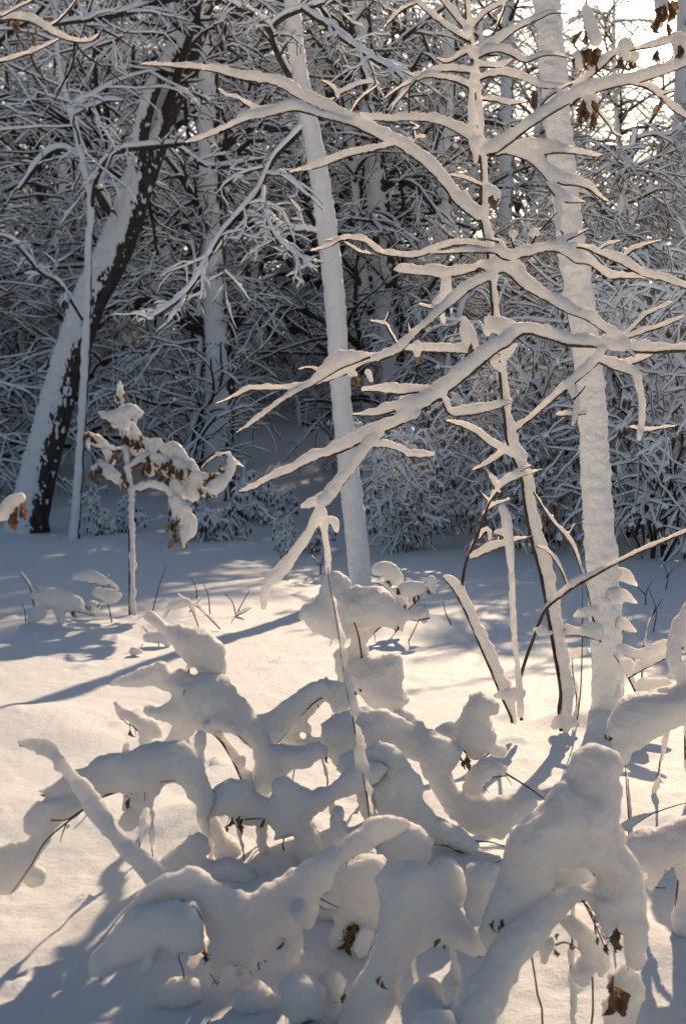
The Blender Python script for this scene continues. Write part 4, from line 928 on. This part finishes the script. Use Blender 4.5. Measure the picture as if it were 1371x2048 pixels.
c5 = Plant('star_bush', 'bush with snow spread like star arms, one long arm pointing up and left', 'shrub', 4.75, 110, base=(480, 1700))
L = c5.L; S = c5.S
S([(292, 1232), (301, 1226), (336, 1250), (375, 1255), (418, 1272), (441, 1292), (449, 1330), (446, 1366), (430, 1378), (412, 1352), (390, 1330), (372, 1318), (352, 1292), (325, 1262)], .05)
S([(222, 1369), (262, 1346), (308, 1325), (328, 1326), (342, 1350), (362, 1338), (382, 1352), (412, 1350), (446, 1362), (475, 1395), (495, 1410), (510, 1430), (520, 1445), (540, 1490), (545, 1530), (515, 1575), (502, 1572), (518, 1530), (505, 1495), (480, 1470), (440, 1452), (410, 1452), (385, 1448), (360, 1445), (330, 1443), (300, 1432), (289, 1425), (293, 1418), (318, 1415), (345, 1396), (340, 1382), (310, 1372), (270, 1370)], 0, gx=-.2)
S([(510, 1430), (540, 1428), (575, 1400), (612, 1372), (640, 1358), (652, 1366), (648, 1388), (622, 1412), (590, 1440), (560, 1475), (535, 1490)], .06, gx=.4)
S([(615, 1372), (650, 1360), (690, 1366), (697, 1400), (690, 1420), (662, 1425), (658, 1400), (648, 1395), (632, 1415), (622, 1430), (612, 1440), (622, 1455), (618, 1468), (600, 1466), (590, 1470), (605, 1482), (640, 1475), (655, 1462), (650, 1485), (620, 1494), (580, 1497), (562, 1480), (563, 1455), (580, 1420)], .16)
S([(525, 1490), (560, 1492), (600, 1495), (640, 1485), (655, 1500), (656, 1512), (630, 1518), (595, 1532), (570, 1545), (555, 1575), (530, 1580), (510, 1575), (520, 1545)], -.08, gx=-.3)
S([(228, 1408), (235, 1404), (252, 1418), (275, 1432), (310, 1444), (330, 1462), (318, 1475), (298, 1470), (300, 1488), (290, 1502), (280, 1500), (277, 1458), (255, 1440), (240, 1432)], .1)
S([(350, 1445), (395, 1448), (380, 1462), (372, 1475), (375, 1482), (350, 1484), (330, 1495), (315, 1500), (335, 1475)], .06); S([(408, 1450), (430, 1440), (448, 1432), (452, 1448), (470, 1452), (480, 1468), (455, 1458)], -.1)
c5.B([(410, 1452, 8), (440, 1480, 14), (465, 1520, 24), (485, 1565, 20), (505, 1600, 8)], w=3, side=1, mat_=TWIG, dd=-.1); c5.B([(410, 1452, 0), (448, 1456, 0), (480, 1475, 0), (503, 1497, 0)], w=1.6, mat_=TWIG, dd=-.12)
c5.B([(378, 1332, 4), (377, 1350, 0), (367, 1390, 0)], w=1.6, mat_=TWIG, dd=-.15)
L([(377, 1335, 5), (380, 1333, 5)]); L([(402, 1470, 8), (398, 1520, 8), (394, 1590, 10)]); c5.leaf(652, 1515, 18, 2, 3); c5.leaf(632, 1408, 16, 2, 3)
for x, y in [(400, 1420), (520, 1540), (590, 1450), (670, 1400), (430, 1350), (300, 1460), (290, 1490), (640, 1505)]: c5.stem(x, y, w=3)
c5.done(0.0058, 3, amp=(0.0085, 0.0035), freq=(12, 75))

c6 = Plant('low_star_bush', 'low bush with spiky snow arms above a small dark hollow, below the star-armed bush', 'shrub', 4.45, 111, base=(560, 1740))
L = c6.L; S = c6.S
S([(398, 1633), (402, 1610), (430, 1580), (465, 1562), (490, 1570), (505, 1590), (540, 1600), (550, 1585), (552, 1562), (575, 1560), (600, 1572), (625, 1583), (660, 1572), (700, 1545), (735, 1525), (765, 1530), (770, 1537), (740, 1560), (700, 1585), (650, 1610), (615, 1640), (632, 1660), (645, 1690), (648, 1705), (625, 1712), (605, 1725), (595, 1715), (600, 1690), (585, 1668), (550, 1678), (552, 1655), (540, 1640), (500, 1638), (470, 1635), (455, 1622), (430, 1624)], 0, gx=.15)
S([(662, 1640), (668, 1618), (680, 1620), (682, 1645), (700, 1662), (695, 1690), (672, 1700), (660, 1675)], -.05); S([(400, 1630), (430, 1632), (448, 1665), (475, 1692), (485, 1725), (460, 1740), (440, 1725), (420, 1690)], .1); S([(510, 1638), (530, 1640), (532, 1665), (535, 1712), (528, 1728), (518, 1690), (514, 1665)], .06)
S([(705, 1556), (735, 1550), (742, 1600), (748, 1640), (738, 1648), (725, 1610)], .08, k=.5)
c6.B([(400, 1634, 0), (432, 1624, 0), (455, 1621, 0), (470, 1634, 0)], w=1.6, mat_=TWIG, dd=-.12); c6.B([(478, 1640, 0), (500, 1638, 0), (525, 1637, 0)], w=1.8, mat_=TWIG, dd=-.12)
c6.leaf(480, 1640, 30, 4, 10, dd=-.05); c6.leaf(527, 1640, 24, 2, 3, dd=-.05)
for x, y in [(470, 1610), (580, 1640), (690, 1570), (430, 1650), (520, 1650), (675, 1680)]: c6.stem(x, y, w=3)
c6.done(0.0058, 3, amp=(0.0085, 0.0035), freq=(12, 75))

c7 = Plant('arched_branch', 'long branch arched under snow, a fan of bare brown twigs at its tip', 'shrub', 4.35, 112, base=(30, 1790))
L = c7.L; S = c7.S
S([(78, 1580), (100, 1574), (125, 1560), (160, 1545), (190, 1520), (225, 1513), (265, 1506), (310, 1488), (350, 1482), (385, 1490), (402, 1530), (410, 1580), (420, 1610), (405, 1635), (395, 1600), (375, 1575), (350, 1558), (320, 1565), (285, 1580), (265, 1582), (240, 1580), (205, 1593), (170, 1602), (140, 1596), (85, 1590)], 0, gx=.1)
S([(48, 1660), (46, 1640), (60, 1615), (75, 1600), (110, 1595), (160, 1598), (178, 1608), (150, 1632), (125, 1640), (95, 1680), (78, 1710), (55, 1745), (25, 1783), (-20, 1790), (-20, 1700), (20, 1685), (60, 1680), (75, 1660)], -.08, k=.8)
S([(255, 1582), (300, 1575), (325, 1565), (300, 1600), (285, 1615), (272, 1645), (253, 1660), (240, 1650), (248, 1625), (268, 1614), (262, 1605), (248, 1616), (250, 1600)], .04, k=.6)
L([(75, 1745, 16), (72, 1760, 20)], dd=.05); L([(250, 1500, 7), (252, 1492, 7)])
c7.B([(55, 1652, 0), (82, 1641, 0), (130, 1640, 0), (152, 1628, 0), (182, 1607, 0)], w=1.7, mat_=TWIG, dd=-.08); c7.B([(182, 1607, 0), (140, 1640, 0), (92, 1682, 0), (60, 1735, 0), (22, 1788, 0)], w=1.9, mat_=TWIG, dd=-.12, name='stem'); c7.B([(133, 1648, 0), (125, 1668, 0), (121, 1684, 0)], w=1.5, mat_=TWIG)
c7.B([(182, 1610, 0), (170, 1635, 0), (148, 1658, 0)], w=1.3, mat_=TWIG); c7.B([(82, 1590, 0), (120, 1592, 0), (160, 1598, 0)], w=1.5, mat_=TWIG); c7.B([(206, 1594, 0), (240, 1580, 0), (290, 1570, 0), (350, 1560, 0)], w=1.7, mat_=TWIG, dd=-.05); c7.B([(285, 1610, 0), (270, 1645, 0), (253, 1660, 0)], w=1.3, mat_=TWIG)
c7.leaf(138, 1648, 14, 1); c7.stem(300, 1545, 330, w=3); c7.stem(385, 1570, 390, w=3); c7.stem(25, 1760, 20, w=3); c7.stem(268, 1640, w=2)
c7.done(0.0058, 3, amp=(0.0085, 0.0035), freq=(12, 75))

c8 = Plant('slanting_stick', 'bare stick slanting up to the left wrapped in a tube of snow', 'branch', 4.05, 113, base=(345, 1780))
c8.L([(42, 1486, 7), (75, 1489, 13), (100, 1500, 15), (115, 1520, 11), (145, 1555, 14), (175, 1590, 18), (202, 1630, 20), (222, 1662, 16), (250, 1692, 18), (280, 1722, 22), (312, 1752, 22), (340, 1775, 15), (370, 1800, 12)], dd=-.2, jit=.14)
c8.B([(40, 1490, 0), (110, 1515, 0), (200, 1635, 0), (340, 1785, 0), (380, 1830, 0)], w=2.2, mat_=TWIG, name='stem', dd=-.2); c8.stem(376, 1822, 385, w=3)
c8.done(0.006, 4, amp=(0.006, 0.002), freq=(22, 70))

c9 = Plant('drooping_bush', 'drooping bush of long snow fingers around a lit hollow, in front of the slanting stick', 'shrub', 3.62, 114, base=(430, 1960))
L = c9.L; S = c9.S
S([(182, 1943), (190, 1915), (225, 1875), (245, 1850), (265, 1825), (310, 1812), (355, 1805), (385, 1812), (405, 1840), (410, 1890), (385, 1905), (362, 1895), (355, 1922), (345, 1920), (340, 1895), (318, 1895), (305, 1920), (292, 1945), (280, 1940), (290, 1905), (270, 1910), (235, 1925), (205, 1942)], -.1)
S([(250, 1825), (270, 1800), (300, 1775), (345, 1752), (390, 1740), (440, 1780), (470, 1795), (500, 1795), (520, 1785), (560, 1755), (600, 1730), (640, 1710), (690, 1680), (740, 1645), (790, 1632), (815, 1638), (818, 1650), (780, 1670), (740, 1690), (700, 1715), (660, 1745), (660, 1775), (640, 1790), (620, 1800), (605, 1830), (600, 1860), (598, 1900), (585, 1945), (570, 1945), (575, 1900), (575, 1865), (560, 1865), (535, 1890), (530, 1920), (510, 1912), (500, 1930), (470, 1925), (445, 1920), (440, 1950), (432, 1965), (420, 1945), (412, 1915), (420, 1880), (410, 1850), (395, 1820), (370, 1805), (330, 1790), (285, 1808)], .04, gx=.25)
L([(595, 1800, 12), (598, 1830, 12)], dd=-.12); L([(618, 1800, 13), (617, 1838, 13), (612, 1855, 6)], dd=-.02); S([(400, 1915), (412, 1880), (405, 1850), (385, 1900), (372, 1930), (388, 1935)], .02, k=.6)
c9.B([(352, 1800, 0), (385, 1810, 0), (405, 1840, 0)], w=2.4, mat_=TWIG, dd=-.2); c9.B([(630, 1792, 0), (655, 1805, 0), (678, 1816, 0)], w=1.6, mat_=TWIG)
c9.leaf(560, 1862, 34, 4, 10, dd=.02); c9.leaf(408, 1905, 26, 3, 5, dd=-.05); c9.leaf(612, 1842, 16, 2, 3)
for x, y in [(440, 1850), (520, 1870), (350, 1870), (600, 1790), (700, 1715), (580, 1920), (790, 1650)]: c9.stem(x, y, w=3)
c9.done(0.0058, 3, amp=(0.0085, 0.0035), freq=(12, 75))

c10 = Plant('hollow_bush', 'ragged snow-filled bush with dark leafy hollows between the drooping bush and the snow dome', 'shrub', 3.85, 115, base=(700, 1900))
L = c10.L; S = c10.S
S([(650, 1745), (680, 1730), (720, 1715), (745, 1712), (775, 1725), (765, 1760), (758, 1800), (755, 1840), (740, 1870), (720, 1860), (700, 1850), (690, 1880), (660, 1900), (655, 1885), (670, 1850), (668, 1820), (680, 1800), (660, 1780)], -.02); S([(725, 1850), (745, 1865), (735, 1905), (715, 1915), (708, 1890)], -.1); S([(690, 1725), (715, 1700), (745, 1705), (755, 1730), (720, 1740)], .1); S([(655, 1780), (640, 1810), (660, 1815), (690, 1800)], -.05); S([(610, 1800), (640, 1790), (690, 1800), (680, 1840), (640, 1850), (605, 1840)], .25)
c10.leaf(715, 1860, 50, 6, 14, dd=.03); c10.leaf(745, 1885, 40, 4, 10, dd=.02); c10.leaf(690, 1890, 40, 4, 12, dd=.05)
for x, y in [(700, 1800), (740, 1800), (680, 1880)]: c10.stem(x, y, w=3)
c10.done(0.0058, 3, amp=(0.0085, 0.0035), freq=(12, 75))

c13 = Plant('snow_lump_bush', 'low cluster of small snow lumps in the hollow behind the snow dome', 'shrub', 4.15, 125, base=(860, 1840))
S = c13.S
S([(770, 1668), (800, 1652), (838, 1660), (862, 1690), (852, 1728), (820, 1742), (790, 1733), (764, 1702)], .1); S([(858, 1742), (878, 1722), (905, 1722), (930, 1745), (936, 1780), (922, 1815), (900, 1838), (880, 1812), (866, 1790)], 0)
S([(930, 1735), (958, 1722), (990, 1728), (1008, 1752), (996, 1790), (972, 1818), (962, 1846), (940, 1850), (928, 1812), (936, 1775)], -.08); S([(700, 1662), (730, 1650), (752, 1672), (768, 1700), (742, 1718), (716, 1704)], .15); S([(880, 1842), (912, 1838), (930, 1862), (900, 1872)], -.1)
c13.leaf(905, 1745, 22, 2, 5); c13.B([(940, 1748, 0), (965, 1735, 4), (1000, 1722, 4)], w=1.4, mat_=TWIG); c13.B([(836, 1672, 6), (838, 1695, 3), (844, 1732, 0)], w=1.4, mat_=TWIG)
for x, y in [(800, 1720), (900, 1820), (960, 1830), (735, 1700)]: c13.stem(x, y, w=3)
c13.done(0.0058, 3, amp=(0.0085, 0.0035), freq=(12, 75))
c14 = Plant('snow_lump_bush', 'small ragged snow lumps on the shaded ground in front of the drooping bush', 'shrub', 3.45, 126, base=(600, 2020))
S = c14.S
S([(556, 1968), (585, 1945), (622, 1952), (645, 1985), (640, 2030), (600, 2046), (562, 2024)], 0); S([(460, 1985), (500, 1968), (540, 1984), (548, 2020), (510, 2044), (466, 2030)], .1); S([(318, 1972), (350, 1958), (392, 1966), (400, 1996), (360, 2016), (322, 2004)], .12); S([(640, 1960), (668, 1942), (690, 1968), (672, 2000)], .1)
c14.leaf(600, 1962, 16, 1); c14.stem(600, 2020, w=2); c14.stem(500, 2020, w=2)
c14.done(0.0058, 3, amp=(0.010, 0.0035), freq=(12, 75))

c11 = Plant('half_buried_bush', 'half-buried snow lumps behind the drooping bush', 'shrub', 4.3, 116, base=(420, 1760))
L = c11.L; S = c11.S
S([(310, 1750), (330, 1715), (365, 1690), (395, 1672), (415, 1680), (415, 1700), (395, 1712), (420, 1725), (450, 1715), (480, 1725), (510, 1745), (530, 1765), (490, 1785), (440, 1780), (390, 1770), (345, 1765)], 0)
for x, y in [(350, 1740), (440, 1750), (500, 1755)]: c11.stem(x, y, w=3)
c11.done(0.0058, 3, amp=(0.0085, 0.0035), freq=(12, 75))

c12 = Plant('low_branch', 'low snow-covered branch reaching in beside the hooded bush with a stub below it', 'shrub', 4.1, 117, base=(1362, 1850))
c12.fill = 0.5
c12.tat = 0.5
L = c12.L
c12.S([(1235, 1690), (1260, 1675), (1310, 1660), (1371, 1632), (1440, 1610), (1440, 1720), (1371, 1722), (1320, 1730), (1280, 1735), (1250, 1725)], 0); L([(1365, 1735, 16), (1366, 1790, 19), (1362, 1840, 22), (1360, 1862, 20)], dd=-.05); L([(1290, 1735, 10), (1310, 1745, 14), (1300, 1770, 10)]); L([(1400, 1730, 30), (1440, 1800, 40)])
c12.B([(1288, 1768, 4), (1315, 1750, 8), (1340, 1735, 8), (1371, 1726, 6), (1420, 1715, 5)], w=2.2, mat_=TWIG); c12.B([(1352, 1850, 0), (1352, 1800, 0), (1355, 1760, 0)], w=4, name='stem'); c12.B([(1300, 1775, 0), (1330, 1776, 0)], w=1.5, mat_=TWIG)
for x, y in [(1400, 1720), (1362, 1850), (1300, 1765), (1270, 1695)]: c12.stem(x, y, w=4)
c12.done(0.0058, 3, amp=(0.0085, 0.0035), freq=(12, 75))

st = Plant('thin_stalk', 'thin upright stalk with a crust of snow behind the hooded bush', 'plant', 5.0, 118, base=(1255, 1690))
st.B([(1256, 1700, 10), (1256, 1640, 9), (1252, 1580, 8), (1249, 1530, 6)], w=1.6, side=1, mat_=TWIG, name='stem'); st.B([(1256, 1660, 22), (1275, 1645, 16), (1310, 1625, 3), (1371, 1606, 2), (1430, 1600, 2)], w=1.3, mat_=TWIG); st.stem(1256, 1698, w=2)
st.done(0.0055, 2, amp=(0.003, 0.001))

# --- leafy oak sapling at the far side of the clearing
g = ground_px(265, 1232); D2 = float(g[1])
ok_ = Plant('oak_sapling', 'small upright sapling with clumps of brown leaves under snow', 'tree', D2, 119, base=(265, 1232))
ok_.tat = 2.0
B, L, leaf = ok_.B, ok_.L, ok_.leaf
B([(259, 1242, 14), (259, 1150, 14), (258, 1060, 13), (257, 985, 12), (250, 930, 11), (244, 880, 11), (242, 830, 10), (238, 790, 11), (237, 762, 6)], w=1.6, side=1, name='trunk', ww=1)
ok_.tat = 1.0
for b in [[(258, 985, 8), (240, 962, 12), (215, 945, 14), (196, 925, 12)], [(246, 900, 8), (222, 900, 12), (200, 888, 14), (172, 870, 8)], [(262, 985, 12), (300, 975, 16), (330, 985, 14), (350, 1020, 14)], [(255, 940, 10), (290, 925, 20), (330, 930, 22), (380, 955, 24), (430, 960, 16), (455, 935, 8)],
          [(246, 860, 10), (270, 880, 18), (300, 905, 18)], [(243, 845, 10), (220, 838, 14), (200, 826, 6)], [(405, 935, 4), (430, 915, 8), (460, 905, 5)]]:
    B(b, w=1.6, mat_=TWIG, dd=None)
for l in [[(200, 826, 5), (225, 834, 14), (260, 824, 19), (276, 828, 14)], [(232, 846, 14), (262, 858, 16), (272, 880, 16), (275, 905, 12)], [(172, 872, 10), (195, 880, 15), (208, 892, 8)], [(190, 935, 12), (212, 940, 14), (236, 958, 10)], [(212, 900, 9), (222, 925, 10)],
          [(270, 900, 12), (300, 892, 18), (318, 885, 12)], [(292, 915, 16), (300, 945, 10)], [(330, 900, 16), (350, 900, 20), (362, 925, 22), (385, 955, 24), (388, 990, 16)], [(318, 930, 16), (345, 945, 16)], [(430, 975, 20), (448, 958, 18), (462, 930, 12), (458, 908, 6)], [(405, 985, 12), (425, 990, 12)],
          [(352, 1000, 16), (365, 1030, 22), (380, 1055, 20), (368, 1080, 10)], [(345, 965, 14), (360, 985, 14)], [(240, 770, 6), (238, 800, 8)]]:
    L([(p_[0], p_[1], p_[2] * .82) for p_ in l], dd=None)
for (x, y, n) in [(238, 785, 3), (205, 835, 2), (262, 870, 4), (278, 885, 5), (180, 875, 3), (190, 945, 6), (222, 910, 3), (300, 920, 5), (318, 935, 5), (345, 930, 5), (360, 945, 5), (330, 950, 4), (395, 970, 4), (432, 955, 6), (440, 930, 3), (425, 985, 4), (350, 1060, 6), (356, 1085, 4), (360, 1040, 3), (240, 950, 3), (285, 935, 4)]:
    leaf(x, y, 25, n, 8, dd=-.06)
ok_.done(0.0075, 2, amp=(0.011, 0.004), freq=(14, 45))

# --- branch tip at the left edge and the branch hanging in at the top left: their trees stand just outside the frame
lt = Plant('edge_sapling', 'snowy twig with a pale dead leaf reaching in low at the edge of the clearing', 'tree', 6.2, 120, base=(-120, 1520))
lt.B([(-120, 1540, 20), (-110, 1300, 18), (-90, 1150, 16), (-50, 1090, 12), (0, 1046, 12), (20, 1010, 18), (42, 992, 8)], w=2.5, side=-1, name='trunk', mat_=TWIG); lt.L([(8, 1030, 9), (25, 1005, 13), (42, 996, 9)]); lt.leaf(32, 1018, 62, 2, 3, dd=-.02, tilt=.2); lt.leaf(42, 1005, 50, 1, tilt=.2)
lt.done(0.006, 2, amp=(0.003, 0.001))
ot = Plant('overhanging_sapling', 'sapling branches with soft snow and a few dead leaves hanging in above the leaning oak', 'tree', 7.2, 121, base=(-260, 1440))
ot.B([(-260, 1450, 40), (-250, 1100, 34), (-240, 700, 30), (-220, 350, 26), (-180, 150, 22), (-120, 20, 20), (-60, -30, 18)], w=6, side=1, name='trunk', dd=.2)
for b in [[(-180, 150, 20), (-80, 60, 24), (0, 40, 26), (60, 45, 28), (110, 72, 22), (150, 84, 16), (185, 82, 12), (205, 60, 6)], [(-180, 150, 14), (-60, 125, 14), (0, 125, 14), (60, 108, 16), (100, 90, 12), (125, 75, 6)], [(150, 84, 6), (148, 130, 6), (165, 170, 5)], [(90, 60, 10), (120, 40, 10), (150, 5, 8), (170, -30, 6)],
          [(-180, 150, 14), (-60, 70, 12), (30, 20, 10), (90, -10, 8)], [(60, 108, 5), (75, 140, 8), (100, 170, 6)], [(205, 60, 4), (235, 75, 6), (270, 100, 4)], [(150, 84, 4), (170, 110, 7), (215, 140, 6), (250, 170, 3)], [(148, 130, 3), (130, 160, 6), (110, 200, 4)]]:
    ot.B([(p_[0], p_[1], p_[2] * .75) for p_ in b], w=2.2)
ot.leaf(38, 45, 28, 4, 8); ot.leaf(60, 55, 26, 3, 6)
ot.done(0.007, 2, amp=(0.004, 0.0015))

# --- half-buried weeds of the clearing
def weed(pts_list, lumps, label, px, py, seed, leaves=()):
    g = ground_px(px, py); w = Plant('snowy_weed', label, 'plant', float(g[1]), seed, base=(px, py), group='weeds poking out of the snow')
    for p in pts_list: w.B(p, w=1.2, mat_=TWIG)
    for l in lumps: w.L(l)
    for l in leaves: w.leaf(l[0], l[1], 16, l[2], 4)
    if w.snow.n: w.done(0.008, 2, amp=(0.004, 0.0015))
weed([[(122, 1250, 0), (105, 1215, 8), (88, 1190, 14), (68, 1170, 8)], [(110, 1215, 10), (150, 1222, 16), (190, 1232, 6)], [(52, 1244, 0), (50, 1222, 4), (45, 1208, 5)], [(68, 1212, 8), (60, 1176, 8), (40, 1144, 6)]], [[(72, 1192, 12), (110, 1198, 20), (150, 1210, 18)], [(80, 1225, 14), (62, 1240, 8)], [(118, 1215, 12), (124, 1242, 7)]],
     'knee-high weed with drooping snow pads left of the oak sapling', 110, 1250, 130, [(150, 1228, 3), (175, 1215, 2)])
weed([[(224, 1245, 0), (215, 1205, 4), (200, 1182, 4)], [(215, 1205, 0), (232, 1180, 10), (205, 1165, 10), (180, 1168, 5)], [(205, 1175, 3), (220, 1150, 5)]], [[(150, 1155, 5), (180, 1152, 13), (208, 1162, 10)], [(195, 1185, 10), (230, 1195, 14), (236, 1192, 8)], [(185, 1215, 14), (165, 1222, 10)]],
     'forked weed holding a flat snow pad beside the oak sapling', 224, 1247, 131, [(190, 1205, 3)])
weed([[(305, 1225, 0), (316, 1180, 2), (332, 1130, 2)]], [], 'single dark bare stalk just right of the oak sapling', 305, 1226, 132)
weed([[(402, 1265, 0), (380, 1215, 10), (355, 1190, 6)], [(330, 1235, 6), (345, 1210, 8), (372, 1208, 10), (400, 1215, 6)], [(378, 1225, 3), (395, 1205, 5), (402, 1196, 5)], [(440, 1258, 4), (410, 1228, 7), (390, 1210, 5)]], [[(345, 1212, 9), (370, 1206, 10)]], 'tangle of bent white stems behind the star-armed bush', 395, 1262, 133)
weed([[(472, 1232, 0), (465, 1205, 2), (449, 1186, 3)], [(472, 1232, 0), (485, 1205, 4), (500, 1180, 3)], [(472, 1232, 5), (490, 1224, 10), (502, 1216, 6)]], [], 'small three-pronged twig alone on the shaded snow', 472, 1233, 134)
weed([[(420, 1228, 0), (416, 1190, 3), (405, 1165, 2)], [(395, 1215, 0), (392, 1175, 4), (380, 1155, 3)]], [], 'pair of thin pale stalks between the oak sapling and the three-pronged twig', 418, 1230, 135)
weed([[(318, 1292, 0), (318, 1282, 5)], [(300, 1284, 4), (292, 1262, 9), (285, 1252, 4)]], [[(295, 1275, 9), (325, 1275, 12), (335, 1285, 8)]], 'tiny snow-capped sprout on the sunlit snow', 312, 1294, 136)
weed([[(272, 1310, 0), (280, 1298, 2), (286, 1288, 0)]], [[(286, 1286, 4), (288, 1284, 4)], [(268, 1304, 9), (280, 1304, 6)]], 'tiny stalk with a round snow bead on the sunlit snow', 272, 1312, 137)
weed([[(902, 1120 + 130, 0), (890, 1225, 2), (885, 1200, 2)], [(815, 1285, 0), (835, 1245, 3), (850, 1210, 0)]], [[(848, 1240, 5), (846, 1236, 5)]], 'thin dry stalks on the shaded snow beside the snow stack', 840, 1284, 138)
weed([[(790, 1265, 0), (795, 1225, 6), (770, 1175, 10), (745, 1165, 5)], [(800, 1235, 4), (835, 1200, 14), (862, 1165, 8)]], [[(755, 1140, 12), (775, 1140, 16), (792, 1158, 14)], [(810, 1180, 16), (838, 1178, 14)], [(800, 1200, 14), (810, 1230, 8)], [(862, 1160, 9), (866, 1180, 6)]],
     'leafy seedling with hanging brown leaves behind the snow stack', 795, 1268, 139, [(778, 1160, 4), (795, 1175, 4), (830, 1190, 4), (808, 1215, 5), (858, 1180, 3), (790, 1200, 3)])
for k, (px, py, h) in enumerate([(1305, 1265, 90), (1240, 1290, 60), (1330, 1180, 60), (640, 1150, 50), (560, 1130, 40), (1290, 1210, 50), (700, 1200, 20)]):
    weed([[(px, py, 0), (px + 6 - k, py - h * .5, 2), (px + (14 if k % 2 else -10), py - h, 3)], [(px, py - h * .4, 3), (px + (-18 if k % 2 else 18), py - h * .75, 4)]], [], 'thin dry stalk dusted with snow at the far side of the clearing', px, py, 150 + k)
